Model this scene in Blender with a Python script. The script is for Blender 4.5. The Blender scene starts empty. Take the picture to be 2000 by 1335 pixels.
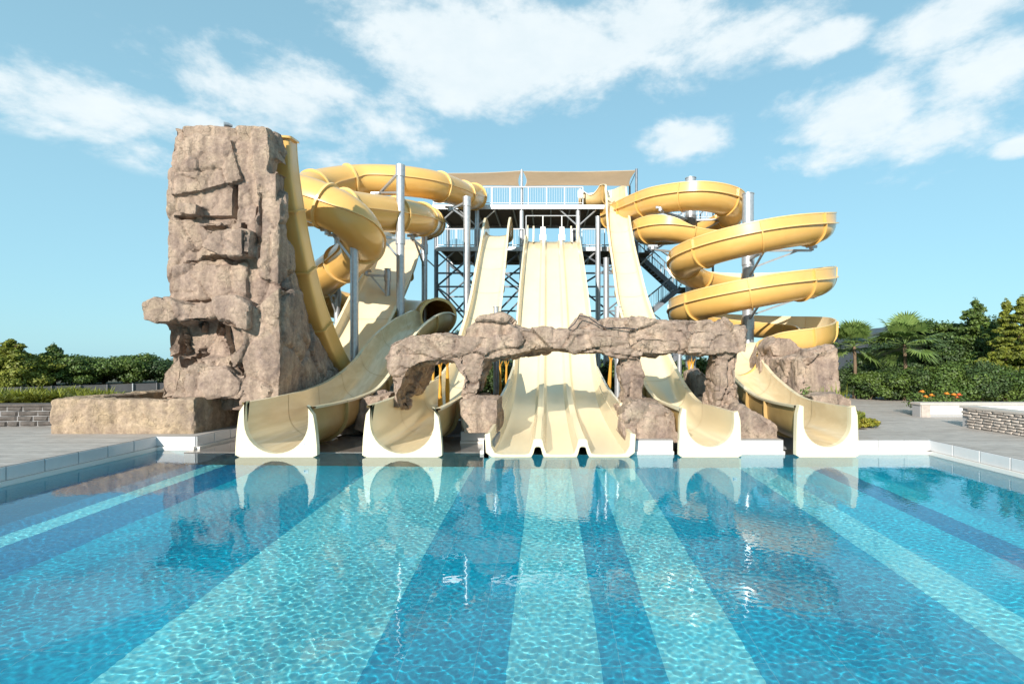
import bpy, bmesh, math, random
import numpy as np
from mathutils import Vector, Matrix, noise as mnoise
from mathutils.geometry import tessellate_polygon

# ------------------------------------------------------------------ camera, sky, sun, exposure
sc = bpy.context.scene
COL = sc.collection
F, CX, HY, CZ = 1000.0, 1070.0, 700.0, 1.9
cam_d = bpy.data.cameras.new('camera')
cam = bpy.data.objects.new('camera', cam_d)
COL.objects.link(cam)
sc.camera = cam
cam.location = (0, 0, CZ)
cam.rotation_euler = (math.radians(90), 0, 0)
cam_d.sensor_width = 36.0
cam_d.lens = 18.0
cam_d.shift_x = -(CX - 1000.0) / 2000.0
cam_d.shift_y = (HY - 667.5) / 2000.0
cam_d.clip_start = 0.05
cam_d.clip_end = 4000

SUN_EL, SUN_AZ = math.radians(23), math.radians(20)      # behind the camera, to its left
sun_dir = Vector((-math.sin(SUN_AZ) * math.cos(SUN_EL), -math.cos(SUN_AZ) * math.cos(SUN_EL), math.sin(SUN_EL)))
sun_d = bpy.data.lights.new('sun', 'SUN')
sun_d.energy = 4.6
sun_d.angle = math.radians(0.5)
sun_d.color = (1.0, 0.93, 0.82)
sun_d.cycles.is_caustics_light = True
sun = bpy.data.objects.new('sun', sun_d)
COL.objects.link(sun)
sun.rotation_euler = sun_dir.to_track_quat('Z', 'Y').to_euler()

sc.view_settings.view_transform = 'Standard'
sc.view_settings.look = 'None'
sc.view_settings.exposure = 0.60
sc.view_settings.gamma = 1.0
sc.view_settings.use_curve_mapping = False
sc.cycles.max_bounces = 10
sc.cycles.transparent_max_bounces = 12
sc.cycles.sample_clamp_indirect = 6.0
sc.cycles.caustics_refractive = True
sc.cycles.caustics_reflective = False
sc.cycles.use_denoising = True

world = bpy.data.worlds.new('World')
sc.world = world
world.use_nodes = True


class NT:
    """small node-tree helper"""
    def __init__(s, nt):
        s.nt = nt

    def n(s, typ, **kw):
        nd = s.nt.nodes.new('ShaderNode' + typ)
        for k, v in kw.items():
            if k.startswith('i_'):
                nd.inputs[k[2:].replace('_', ' ')].default_value = v
            else:
                setattr(nd, k, v)
        return nd

    def l(s, a, b):
        s.nt.links.new(a, b)

    def math(s, op, a, b=None, c=None, clamp=False):
        nd = s.n('Math', operation=op, use_clamp=clamp)
        for i, x in enumerate((a, b, c)):
            if x is None:
                continue
            if isinstance(x, (int, float)):
                nd.inputs[i].default_value = x
            else:
                s.l(x, nd.inputs[i])
        return nd.outputs[0]

    def vmath(s, op, a, b=None):
        nd = s.n('VectorMath', operation=op)
        for i, x in enumerate((a, b)):
            if x is None:
                continue
            if isinstance(x, (tuple, list)):
                nd.inputs[i].default_value = x
            else:
                s.l(x, nd.inputs[i])
        return nd

    def mix(s, fac, a, b, blend='MIX'):
        nd = s.n('Mix', data_type='RGBA', blend_type=blend)
        for i, x in ((0, fac), (6, a), (7, b)):
            if isinstance(x, (int, float)):
                nd.inputs[i].default_value = x
            elif isinstance(x, (tuple, list)):
                nd.inputs[i].default_value = tuple(x) if len(x) == 4 else tuple(x) + (1,)
            else:
                s.l(x, nd.inputs[i])
        return nd.outputs[2]

    def ramp(s, fac, stops):
        nd = s.n('ValToRGB')
        cr = nd.color_ramp
        while len(cr.elements) < len(stops):
            cr.elements.new(0.5)
        for e, (p, c) in zip(cr.elements, stops):
            e.position = p
            e.color = tuple(c) + (1,) if len(c) == 3 else c
        s.l(fac, nd.inputs[0])
        return nd.outputs[0]

    def maprange(s, v, a, b, c=0.0, d=1.0, smooth=True):
        nd = s.n('MapRange', interpolation_type='SMOOTHSTEP' if smooth else 'LINEAR')
        s.l(v, nd.inputs[0])
        for i, x in zip((1, 2, 3, 4), (a, b, c, d)):
            nd.inputs[i].default_value = x
        return nd.outputs[0]


def build_world():
    t = NT(world.node_tree)
    bg = world.node_tree.nodes['Background']
    sky = t.n('TexSky', sky_type='NISHITA', sun_disc=False)
    sky.sun_elevation = SUN_EL
    sky.sun_rotation = math.pi + SUN_AZ
    sky.air_density = 1.0
    sky.dust_density = 0.6
    sky.ozone_density = 2.0
    tc = t.n('TexCoord')
    d = t.vmath('NORMALIZE', tc.outputs['Generated']).outputs[0]
    sep = t.n('SeparateXYZ')
    t.l(d, sep.inputs[0])
    # clouds: soft banks placed by direction, edges broken up by noise
    nz = t.n('TexNoise', noise_dimensions='3D')
    nz.inputs['Scale'].default_value = 4.6
    nz.inputs['Detail'].default_value = 10
    nz.inputs['Roughness'].default_value = 0.62
    nz.inputs['Distortion'].default_value = 0.25
    mp = t.vmath('MULTIPLY', d, (1.0, 1.0, 1.9)).outputs[0]
    t.l(mp, nz.inputs['Vector'])
    nz2 = t.n('TexNoise')
    nz2.inputs['Scale'].default_value = 14
    nz2.inputs['Detail'].default_value = 8
    nz2.inputs['Roughness'].default_value = 0.6
    t.l(mp, nz2.inputs['Vector'])
    xz = t.n('CombineXYZ')
    t.l(sep.outputs[0], xz.inputs[0])
    t.l(sep.outputs[2], xz.inputs[1])
    # (px, py, rx, ry, weight) as seen, turned into directions
    banks = [(1060, 95, 400, 120, 1.0), (930, 150, 230, 80, 1.0), (1250, 60, 200, 90, 0.85), (560, 190, 220, 95, 0.95),
             (740, 250, 120, 75, 0.85), (160, 205, 260, 75, 0.8), (300, 290, 130, 45, 0.5), (1340, 272, 95, 42, 0.9),
             (1680, 230, 190, 95, 1.0), (1840, 250, 160, 95, 1.0), (1900, 165, 190, 85, 1.0), (1870, 30, 150, 65, 1.0),
             (1600, 85, 95, 40, 0.85), (1985, 285, 80, 24, 0.9), (640, 300, 160, 40, 0.5), (420, 165, 170, 60, 0.65), (330, 235, 200, 60, 0.65), (1480, 50, 150, 70, 0.6)]
    tot = None
    for (u, v, rx, ry, w) in banks:
        def dv(u, v):
            q = Vector(((u - CX) / F, 1, (HY - v) / F)).normalized()
            return q.x, q.z
        cx, cz = dv(u, v)
        ax = abs(dv(u + rx, v)[0] - dv(u - rx, v)[0]) / 2
        az = abs(dv(u, v - ry)[1] - dv(u, v + ry)[1]) / 2
        a = t.vmath('SUBTRACT', xz.outputs[0], (cx, cz, 0)).outputs[0]
        b = t.vmath('MULTIPLY', a, (1 / ax, 1 / az, 0)).outputs[0]
        ln = t.vmath('LENGTH', b).outputs['Value']
        m = t.maprange(ln, 0.1, 1.45, w, 0.0, smooth=False)
        tot = m if tot is None else t.math('MAXIMUM', tot, m)
    n1 = t.math('MULTIPLY_ADD', t.math('SUBTRACT', nz.outputs[0], 0.5), 1.9, tot)
    n2 = t.math('MULTIPLY_ADD', t.math('SUBTRACT', nz2.outputs[0], 0.5), 0.9, n1)
    dens = t.maprange(n2, 0.20, 0.74)
    # no cloud where no bank is near
    gate = t.maprange(tot, 0.0, 0.22)
    dens = t.math('MULTIPLY', dens, gate)
    dens = t.math('MULTIPLY', dens, 0.84)
    tint = t.mix(1.0, sky.outputs[0], (0.80, 1.12, 1.10, 1), 'MULTIPLY')
    # thin milky veil towards the horizon
    up = t.math('ABSOLUTE', sep.outputs[2])
    veil = t.maprange(up, 0.0, 0.6, 0.72, 0.50)
    base = t.mix(veil, tint, (3.8, 6.8, 8.2, 1))
    shade = t.mix(nz2.outputs[0], (6.6, 7.5, 7.9, 1), (8.6, 8.9, 8.9, 1))
    out = t.mix(dens, base, shade)
    t.l(out, bg.inputs[0])
    bg.inputs[1].default_value = 0.082


build_world()


# ------------------------------------------------------------------ helpers
def P(u, v, Y):
    """the point at depth Y that stands at photo position (u, v)"""
    return Vector(((u - CX) * Y / F, Y, CZ + (HY - v) * Y / F))


def tag(o, label=None, cat=None, group=None, kind=None):
    if label: o['label'] = label
    if cat: o['category'] = cat
    if group: o['group'] = group
    if kind: o['kind'] = kind
    return o


def empty(name, loc, label, cat, group=None):
    o = bpy.data.objects.new(name, None)
    o.empty_display_size = 0.2
    COL.objects.link(o)
    o.location = loc
    return tag(o, label, cat, group)


def link(name, me, parent=None, kind=None):
    o = bpy.data.objects.new(name, me)
    COL.objects.link(o)
    if parent is not None:
        o.parent = parent
        o.matrix_parent_inverse = Matrix.Translation(parent.location).inverted()
    if kind: o['kind'] = kind
    return o


def mesh(verts, faces, mats, midx=None, smooth=False, angle=None):
    me = bpy.data.meshes.new('mesh')
    me.from_pydata([tuple(v) for v in verts], [], faces)
    for m in (mats if isinstance(mats, (list, tuple)) else [mats]):
        me.materials.append(m)
    if midx is not None:
        me.polygons.foreach_set('material_index', midx)
    if smooth:
        me.polygons.foreach_set('use_smooth', [True] * len(me.polygons))
        if angle:
            me.set_sharp_from_angle(angle=math.radians(angle))
    me.update()
    return me


def npmesh(v, q, mats, smooth=False):
    """v (N,3), q (M,k) arrays"""
    me = bpy.data.meshes.new('mesh')
    me.vertices.add(len(v))
    me.vertices.foreach_set('co', np.asarray(v, np.float32).ravel())
    q = np.asarray(q, np.int32)
    me.loops.add(q.size)
    me.loops.foreach_set('vertex_index', q.ravel())
    me.polygons.add(len(q))
    me.polygons.foreach_set('loop_start', np.arange(len(q), dtype=np.int32) * q.shape[1])
    me.update()
    if smooth:
        me.polygons.foreach_set('use_smooth', np.ones(len(q), bool))
    for m in (mats if isinstance(mats, (list, tuple)) else [mats]):
        me.materials.append(m)
    return me


class MB:
    def __init__(s):
        s.v, s.f = [], []

    def add(s, vs, fs):
        b = len(s.v)
        s.v += [Vector(x) for x in vs]
        s.f += [tuple(b + i for i in f) for f in fs]

    def box(s, a, b):
        x0, y0, z0 = a; x1, y1, z1 = b
        s.add([(x0, y0, z0), (x1, y0, z0), (x1, y1, z0), (x0, y1, z0), (x0, y0, z1), (x1, y0, z1), (x1, y1, z1), (x0, y1, z1)],
              [(3, 2, 1, 0), (4, 5, 6, 7), (0, 1, 5, 4), (1, 2, 6, 5), (2, 3, 7, 6), (3, 0, 4, 7)])

    def bar(s, p, q, w, h=None, n=0):
        """beam between two points: square (n=0) or round with n sides"""
        p, q = Vector(p), Vector(q)
        t = (q - p).normalized()
        up = Vector((0, 0, 1)) if abs(t.z) < 0.95 else Vector((0, 1, 0))
        sd = t.cross(up).normalized(); u = sd.cross(t)
        h = h or w
        if n:
            ring = [(math.cos(2 * math.pi * k / n) * w, math.sin(2 * math.pi * k / n) * w) for k in range(n)]
        else:
            ring = [(-w / 2, -h / 2), (w / 2, -h / 2), (w / 2, h / 2), (-w / 2, h / 2)]
        m = len(ring)
        vs = [p + sd * a + u * b for a, b in ring] + [q + sd * a + u * b for a, b in ring]
        fs = [(k, (k + 1) % m, m + (k + 1) % m, m + k) for k in range(m)]
        fs += [tuple(range(m - 1, -1, -1)), tuple(range(m, 2 * m))]
        s.add(vs, fs)

    def taper(s, pts, rads, n=8):
        b = len(s.v); prev = None
        for i, (p, r) in enumerate(zip(pts, rads)):
            p = Vector(p)
            t = (Vector(pts[min(i + 1, len(pts) - 1)]) - Vector(pts[max(i - 1, 0)])).normalized()
            up = Vector((0, 0, 1)) if abs(t.z) < 0.9 else Vector((0, 1, 0))
            sd = t.cross(up).normalized(); u = sd.cross(t)
            for k in range(n):
                a = 2 * math.pi * k / n
                s.v.append(p + sd * math.cos(a) * r + u * math.sin(a) * r)
            if i:
                for k in range(n):
                    s.f.append((b + (i - 1) * n + k, b + (i - 1) * n + (k + 1) % n, b + i * n + (k + 1) % n, b + i * n + k))
        s.f.append(tuple(b + k for k in range(n - 1, -1, -1)))
        s.f.append(tuple(b + (len(pts) - 1) * n + k for k in range(n)))

    def build(s, name, m, parent=None, smooth=False, kind=None, angle=40):
        return link(name, mesh(s.v, s.f, m, smooth=smooth, angle=angle if smooth else None), parent, kind)


# ------------------------------------------------------------------ materials
def material(name, col, rough=0.6, var=None, scale=4.0, detail=6, bump=0.0, bscale=20.0, metallic=0.0, coat=0.0, spec=0.5,
             island=0.0, stretch=(1, 1, 1), var2=None, scale2=1.0, transl=0.0):
    m = bpy.data.materials.new(name)
    m.use_nodes = True
    t = NT(m.node_tree)
    b = m.node_tree.nodes['Principled BSDF']
    b.inputs['Roughness'].default_value = rough
    b.inputs['Metallic'].default_value = metallic
    b.inputs['Specular IOR Level'].default_value = spec
    b.inputs['Coat Weight'].default_value = coat
    b.inputs['Coat Roughness'].default_value = 0.14
    g = t.n('NewGeometry')
    pos = t.vmath('MULTIPLY', g.outputs['Position'], stretch).outputs[0]
    c = None
    if var is not None:
        nz = t.n('TexNoise')
        nz.inputs['Scale'].default_value = scale
        nz.inputs['Detail'].default_value = detail
        nz.inputs['Roughness'].default_value = 0.65
        t.l(pos, nz.inputs['Vector'])
        c = t.ramp(nz.outputs[0], [(0.32, col), (0.68, var)])
    if var2 is not None:
        nz = t.n('TexNoise')
        nz.inputs['Scale'].default_value = scale2
        nz.inputs['Detail'].default_value = 5
        t.l(pos, nz.inputs['Vector'])
        f = t.maprange(nz.outputs[0], 0.42, 0.66)
        c = t.mix(f, c if c is not None else col, var2)
    if island:
        v = t.maprange(g.outputs['Random Per Island'], 0, 1, 1 - island, 1 + island, smooth=False)
        vv = t.n('CombineXYZ')
        for i in range(3): t.l(v, vv.inputs[i])
        c = t.mix(1.0, c if c is not None else col, vv.outputs[0], 'MULTIPLY')
    if c is not None:
        t.l(c, b.inputs['Base Color'])
    else:
        b.inputs['Base Color'].default_value = tuple(col) + (1,)
    if bump:
        nz = t.n('TexNoise')
        nz.inputs['Scale'].default_value = bscale
        nz.inputs['Detail'].default_value = 8
        nz.inputs['Roughness'].default_value = 0.7
        t.l(pos, nz.inputs['Vector'])
        bp = t.n('Bump')
        bp.inputs['Strength'].default_value = 0.6
        bp.inputs['Distance'].default_value = bump
        t.l(nz.outputs[0], bp.inputs['Height'])
        t.l(bp.outputs[0], b.inputs['Normal'])
    if transl:
        tr = t.n('BsdfTranslucent')
        if c is not None: t.l(c, tr.inputs[0])
        else: tr.inputs[0].default_value = tuple(col) + (1,)
        ms = t.n('MixShader'); ms.inputs[0].default_value = transl
        t.l(b.outputs[0], ms.inputs[1]); t.l(tr.outputs[0], ms.inputs[2])
        t.l(ms.outputs[0], m.node_tree.nodes['Material Output'].inputs[0])
    return m


def rock_material(name, a, b, c):
    m = bpy.data.materials.new(name)
    m.use_nodes = True
    t = NT(m.node_tree)
    bs = m.node_tree.nodes['Principled BSDF']
    bs.inputs['Roughness'].default_value = 0.85
    bs.inputs['Specular IOR Level'].default_value = 0.25
    g = t.n('NewGeometry')
    pos = g.outputs['Position']
    n1 = t.n('TexNoise'); n1.inputs['Scale'].default_value = 1.6; n1.inputs['Detail'].default_value = 9; n1.inputs['Roughness'].default_value = 0.68
    t.l(pos, n1.inputs['Vector'])
    n1.inputs['Distortion'].default_value = 0.6
    col = t.ramp(n1.outputs[0], [(0.3, a), (0.5, b), (0.7, c)])
    n2 = t.n('TexNoise'); n2.inputs['Scale'].default_value = 13; n2.inputs['Detail'].default_value = 8; n2.inputs['Roughness'].default_value = 0.75
    t.l(pos, n2.inputs['Vector'])
    f2 = t.maprange(n2.outputs[0], 0.3, 0.7, 0.72, 1.2)
    vv = t.n('CombineXYZ')
    for i in range(3): t.l(f2, vv.inputs[i])
    col = t.mix(1.0, col, vv.outputs[0], 'MULTIPLY')
    # thin mineral veins / brush strokes of the painted concrete
    nw = t.n('TexNoise'); nw.inputs['Scale'].default_value = 2.5; nw.inputs['Detail'].default_value = 4
    t.l(pos, nw.inputs['Vector'])
    wv = t.vmath('SCALE', nw.outputs['Color']); wv.inputs['Scale'].default_value = 1.1
    pw = t.vmath('ADD', pos, wv.outputs[0]).outputs[0]
    vo = t.n('TexVoronoi', feature='DISTANCE_TO_EDGE'); vo.inputs['Scale'].default_value = 2.6
    t.l(pw, vo.inputs['Vector'])
    ln = t.maprange(vo.outputs['Distance'], 0.0, 0.035, 1.0, 0.0)
    vo2 = t.n('TexVoronoi', feature='DISTANCE_TO_EDGE'); vo2.inputs['Scale'].default_value = 7.5
    t.l(pw, vo2.inputs['Vector'])
    ln2 = t.maprange(vo2.outputs['Distance'], 0.0, 0.05, 0.22, 0.0)
    lines = t.math('MAXIMUM', ln, ln2)
    brk = t.maprange(n1.outputs[0], 0.46, 0.62)
    lines = t.math('MULTIPLY', lines, brk)
    col = t.mix(t.math('MULTIPLY', lines, 0.35), col, (0.20, 0.155, 0.135))
    n4 = t.n('TexNoise'); n4.inputs['Scale'].default_value = 1.0; n4.inputs['Detail'].default_value = 6
    t.l(t.vmath('MULTIPLY', pos, (5.0, 5.0, 0.7)).outputs[0], n4.inputs['Vector'])
    f4 = t.maprange(n4.outputs[0], 0.35, 0.65, 0.78, 1.12)
    v4 = t.n('CombineXYZ')
    for i in range(3): t.l(f4, v4.inputs[i])
    col = t.mix(1.0, col, v4.outputs[0], 'MULTIPLY')
    t.l(col, bs.inputs['Base Color'])
    n3 = t.n('TexNoise'); n3.inputs['Scale'].default_value = 28; n3.inputs['Detail'].default_value = 9; n3.inputs['Roughness'].default_value = 0.72
    t.l(pos, n3.inputs['Vector'])
    h = t.math('MULTIPLY_ADD', lines, -0.9, n3.outputs[0])
    h = t.math('MULTIPLY_ADD', n2.outputs[0], 1.6, h)
    bp = t.n('Bump'); bp.inputs['Strength'].default_value = 0.8; bp.inputs['Distance'].default_value = 0.035
    t.l(h, bp.inputs['Height'])
    t.l(bp.outputs[0], bs.inputs['Normal'])
    return m


M = {}
M['rock'] = rock_material('rock', (0.225, 0.165, 0.142), (0.385, 0.287, 0.227), (0.52, 0.40, 0.295))
M['rock_warm'] = rock_material('rock_warm', (0.27, 0.20, 0.165), (0.42, 0.315, 0.225), (0.52, 0.39, 0.25))
M['cream'] = material('cream_gelcoat', (0.75, 0.615, 0.40), 0.2, var=(0.79, 0.66, 0.445), scale=1.2, coat=0.5, stretch=(1, .3, 1))
M['cream_edge'] = material('cream_edge', (0.75, 0.655, 0.455), 0.25, coat=0.3)
M['cream_worn'] = material('cream_worn', (0.70, 0.555, 0.355), 0.17, var=(0.78, 0.645, 0.435), scale=2.2, coat=0.5, stretch=(7, .4, 2), var2=(0.66, 0.52, 0.33), scale2=1.6)
M['yellow'] = material('yellow_gelcoat', (0.66, 0.385, 0.11), 0.28, var=(0.72, 0.44, 0.14), scale=0.8, coat=0.5)
M['yellow_edge'] = material('yellow_edge', (0.74, 0.50, 0.20), 0.3, coat=0.2)
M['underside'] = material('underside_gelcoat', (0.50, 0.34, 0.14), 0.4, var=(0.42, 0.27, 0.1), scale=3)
M['galv'] = material('galvanised_steel', (0.52, 0.53, 0.55), 0.38, var=(0.38, 0.40, 0.44), scale=9, metallic=0.55, bump=0.002, bscale=30)
M['steel_dark'] = material('painted_steel', (0.12, 0.14, 0.17), 0.5, var=(0.2, 0.22, 0.25), scale=6, metallic=0.3)
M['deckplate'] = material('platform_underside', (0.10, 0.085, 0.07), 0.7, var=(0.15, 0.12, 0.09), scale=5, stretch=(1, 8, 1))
M['white_rail'] = material('white_rail', (0.52, 0.54, 0.58), 0.4)
M['sail'] = material('shade_cloth', (0.80, 0.66, 0.52), 0.9, var=(0.84, 0.70, 0.56), scale=2, transl=0.75)
M['white_tile'] = material('white_tile', (0.58, 0.57, 0.575), 0.18, var=(0.64, 0.63, 0.64), scale=2, island=0.03)
M['grout'] = material('grout', (0.35, 0.35, 0.36), 0.8)
M['lip'] = material('gutter_tile', (0.74, 0.70, 0.66), 0.3)
M['soil'] = material('soil', (0.055, 0.04, 0.028), 0.95, var=(0.10, 0.07, 0.045), scale=6, bump=0.03)
M['bark'] = material('bark', (0.12, 0.08, 0.05), 0.9, var=(0.2, 0.14, 0.09), scale=10, bump=0.02)
M['stem'] = material('dry_stem', (0.50, 0.22, 0.035), 0.7, var=(0.62, 0.34, 0.03), scale=9, stretch=(2, 2, .3))
M['leaf'] = material('leaf_green', (0.05, 0.10, 0.02), 0.55, var=(0.13, 0.19, 0.035), scale=1.2, island=0.45, transl=0.25)
M['leaf_dark'] = material('leaf_dark', (0.025, 0.055, 0.018), 0.55, var=(0.07, 0.115, 0.03), scale=1.0, island=0.45, transl=0.2)
M['leaf_yellow'] = material('leaf_yellow_green', (0.14, 0.18, 0.025), 0.55, var=(0.27, 0.28, 0.04), scale=1.4, island=0.4, transl=0.3)
M['leaf_gold'] = material('leaf_golden', (0.36, 0.30, 0.03), 0.6, var=(0.22, 0.24, 0.03), scale=6, island=0.3, transl=0.3)
M['leaf_palm'] = material('leaf_palm', (0.12, 0.20, 0.05), 0.4, var=(0.22, 0.30, 0.09), scale=3, island=0.25, transl=0.25)
M['petal'] = material('petal', (0.75, 0.16, 0.06), 0.6, island=0.2)
M['petal_orange'] = material('petal_orange', (0.85, 0.33, 0.05), 0.6, island=0.2)
M['stone'] = material('split_stone', (0.36, 0.31, 0.28), 0.85, var=(0.50, 0.44, 0.39), scale=9, bump=0.02, bscale=25)
M['stone_dark'] = material('split_stone_dark', (0.06, 0.052, 0.048), 0.85, var=(0.12, 0.10, 0.09), scale=9, bump=0.02, bscale=25)
M['coping'] = material('coping', (0.42, 0.38, 0.35), 0.7, var=(0.5, 0.46, 0.42), scale=6)
M['fence'] = material('grey_panel', (0.10, 0.10, 0.108), 0.7, var=(0.13, 0.13, 0.14), scale=3)
M['white_wall'] = material('white_panel', (0.80, 0.78, 0.74), 0.5)
M['roof_dark'] = material('dark_roof', (0.028, 0.035, 0.045), 0.6, var=(0.04, 0.05, 0.06), scale=2)
M['orange'] = material('orange_board', (0.8, 0.13, 0.02), 0.4)
M['black'] = material('black_plastic', (0.02, 0.02, 0.025), 0.5)
M['panel_white'] = material('sign_white', (0.8, 0.8, 0.78), 0.5)
M['print'] = material('sign_print', (0.12, 0.13, 0.22), 0.5)


def deck_material():
    m = bpy.data.materials.new('deck_paving')
    m.use_nodes = True
    t = NT(m.node_tree)
    bs = m.node_tree.nodes['Principled BSDF']
    bs.inputs['Roughness'].default_value = 0.7
    g = t.n('NewGeometry')
    pos = g.outputs['Position']
    br = t.n('TexBrick')
    br.offset = 0.5
    for k, v in (('Scale', 1.0), ('Mortar Size', 0.006), ('Brick Width', 1.2), ('Row Height', 0.2), ('Bias', 0.0)):
        br.inputs[k].default_value = v
    br.inputs['Color1'].default_value = (0.36, 0.32, 0.29, 1)
    br.inputs['Color2'].default_value = (0.44, 0.40, 0.37, 1)
    br.inputs['Mortar'].default_value = (0.2, 0.18, 0.17, 1)
    t.l(pos, br.inputs['Vector'])
    nz = t.n('TexNoise'); nz.inputs['Scale'].default_value = 3.0; nz.inputs['Detail'].default_value = 8; nz.inputs['Roughness'].default_value = .7
    st = t.vmath('MULTIPLY', pos, (1.0, 9.0, 1.0)).outputs[0]
    t.l(st, nz.inputs['Vector'])
    f = t.maprange(nz.outputs[0], 0.3, 0.7, 0.72, 1.2)
    vv = t.n('CombineXYZ')
    for i in range(3): t.l(f, vv.inputs[i])
    col = t.mix(1.0, br.outputs['Color'], vv.outputs[0], 'MULTIPLY')
    t.l(col, bs.inputs['Base Color'])
    bp = t.n('Bump'); bp.inputs['Strength'].default_value = 0.4; bp.inputs['Distance'].default_value = 0.01
    t.l(nz.outputs[0], bp.inputs['Height']); t.l(bp.outputs[0], bs.inputs['Normal'])
    return m


def mosaic_material(name, c1, c2, c3):
    """25 mm glass mosaic of mixed shades, pale joints, sheet joints every 0.3 m"""
    m = bpy.data.materials.new(name)
    m.use_nodes = True
    t = NT(m.node_tree)
    bs = m.node_tree.nodes['Principled BSDF']
    bs.inputs['Roughness'].default_value = 0.35
    g = t.n('NewGeometry')
    pos = g.outputs['Position']
    sn = t.vmath('SNAP', pos, (0.03, 0.03, 0.03)).outputs[0]
    wn = t.n('TexWhiteNoise', noise_dimensions='3D'); t.l(sn, wn.inputs['Vector'])
    col = t.ramp(wn.outputs['Value'], [(0.0, c1), (0.5, c2), (1.0, c3)])
    sp = t.n('SeparateXYZ'); t.l(pos, sp.inputs[0])
    def joint(w, size):
        r = None
        for i in (0, 1):
            md = t.math('PINGPONG', sp.outputs[i], size / 2)
            e = t.maprange(md, 0.0, w, 1.0, 0.0, smooth=False)
            r = e if r is None else t.math('MAXIMUM', r, e)
        return r
    j = joint(0.0035, 0.6)
    col = t.mix(t.math('MULTIPLY', j, 0.5), col, (0.55, 0.80, 0.85))
    t.l(col, bs.inputs['Base Color'])
    return m


M['deck'] = deck_material()
M['mos_light'] = mosaic_material('mosaic_light', (0.14, 0.80, 0.97), (0.20, 0.86, 0.98), (0.32, 0.93, 0.98))
M['mos_blue'] = mosaic_material('mosaic_blue', (0.0, 0.44, 0.68), (0.0, 0.50, 0.74), (0.0, 0.57, 0.80))
M['mos_dark'] = mosaic_material('mosaic_dark', (0.0, 0.21, 0.46), (0.0, 0.25, 0.51), (0.0, 0.31, 0.57))
M['mos_mid'] = mosaic_material('mosaic_mid', (0.0, 0.56, 0.80), (0.01, 0.62, 0.85), (0.02, 0.68, 0.9))
M['wall_tile_blue'] = mosaic_material('wall_tile_blue', (0.10, 0.50, 0.60), (0.14, 0.56, 0.66), (0.2, 0.62, 0.70))


def water_material():
    m = bpy.data.materials.new('pool_water')
    m.use_nodes = True
    nt = m.node_tree
    nt.nodes.clear()
    out = nt.nodes.new('ShaderNodeOutputMaterial')
    g = nt.nodes.new('ShaderNodeBsdfGlass')
    g.inputs['IOR'].default_value = 1.33
    g.inputs['Roughness'].default_value = 0.0
    g.inputs['Color'].default_value = (0.97, 1.0, 1.0, 1)
    nt.links.new(g.outputs[0], out.inputs[0])
    return m


M['water'] = water_material()

# ------------------------------------------------------------------ pool, water, deck, ground
DZ = 0.28                      # deck height above the water
FLOOR = -1.25
XL, XR, YN = -8.18, 7.62, -3.0
outline = [(XL, YN), (XL, 10.7), (-7.35, 10.7), (-7.35, 12.4), (-6.1, 12.4), (-6.1, 14.0), (-4.4, 14.0), (-4.4, 12.4), (-3.7, 12.4), (-3.7, 11.45), (-3.66, 11.45), (-3.66, 13.6), (-1.95, 13.6), (-1.95, 11.45),
           (-1.28, 11.45), (-1.28, 10.22), (-1.18, 10.22), (-1.18, 14.6), (1.66, 14.6), (1.66, 10.22), (2.5, 10.22), (2.5, 13.0), (3.82, 13.0), (3.82, 10.22), (4.7, 10.22), (4.7, 12.2), (5.0, 13.6), (6.5, 13.6), (6.25, 12.2), (6.08, 10.22), (XR, 10.22), (XR, YN)]
# openings in the terrace where the flumes come down to the pool: no tiled wall along these edges
NOTCH = [(4, 7), (10, 13), (15, 19), (20, 23), (24, 29)]


def ring_sheet(name, outer, inner, z, m, kind='structure'):
    bm = bmesh.new()
    for loop in (outer, inner):
        vs = [bm.verts.new((x, y, z)) for x, y in loop]
        for i in range(len(vs)):
            bm.edges.new((vs[i], vs[(i + 1) % len(vs)]))
    bmesh.ops.triangle_fill(bm, use_beauty=True, use_dissolve=False, edges=bm.edges[:])
    for f in bm.faces:
        f.normal_update()
        if f.normal.z < 0: f.normal_flip()
    me = bpy.data.meshes.new('mesh'); bm.to_mesh(me); bm.free()
    me.materials.append(m)
    return link(name, me, kind=kind)


hole = outline
ring_sheet('pool_deck', [(-40, -12), (-40, 15.2), (7.9, 15.2), (8.4, 26), (21, 26), (27, 14), (26, -12)], hole, DZ, M['deck'])
M['ground'] = material('ground', (0.10, 0.075, 0.05), 0.95, var=(0.06, 0.07, 0.03), scale=0.7, bump=0.03, bscale=8)
G = []
for k in range(48):
    a = 2 * math.pi * k / 48
    G.append((math.cos(a) * 900, math.sin(a) * 900))
ring_sheet('ground', G, [(-16, -4), (-16, 15), (12, 15), (12, -4)], DZ - 0.03, M['ground'])

stripes = [(XL - 0.02, -6.83, 'mos_dark'), (-6.83, -6.48, 'mos_light'), (-6.48, -5.65, 'mos_dark'), (-5.65, -3.45, 'mos_blue'),  # first band: shade along the left wall, painted in as dark mosaic
           (-3.45, -1.49, 'mos_light'), (-1.49, -0.335, 'mos_blue'), (-0.335, 0.44, 'mos_light'), (0.44, 0.955, 'mos_blue'),
           (0.955, 1.70, 'mos_light'), (1.70, 3.80, 'mos_blue'), (3.80, 4.33, 'mos_light'), (4.33, 5.18, 'mos_mid'),
           (5.18, 5.65, 'mos_dark'), (5.65, 6.10, 'mos_mid'), (6.10, XR + 0.02, 'mos_blue')]
vs, fs, mi, names = [], [], [], []
for (a, b, k) in stripes:
    i = len(vs)
    vs += [(a, YN - .02, FLOOR), (b, YN - .02, FLOOR), (b, 10.72, FLOOR), (a, 10.72, FLOOR)]
    fs.append((i, i + 1, i + 2, i + 3))
    if k not in names: names.append(k)
    mi.append(names.index(k))
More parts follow.
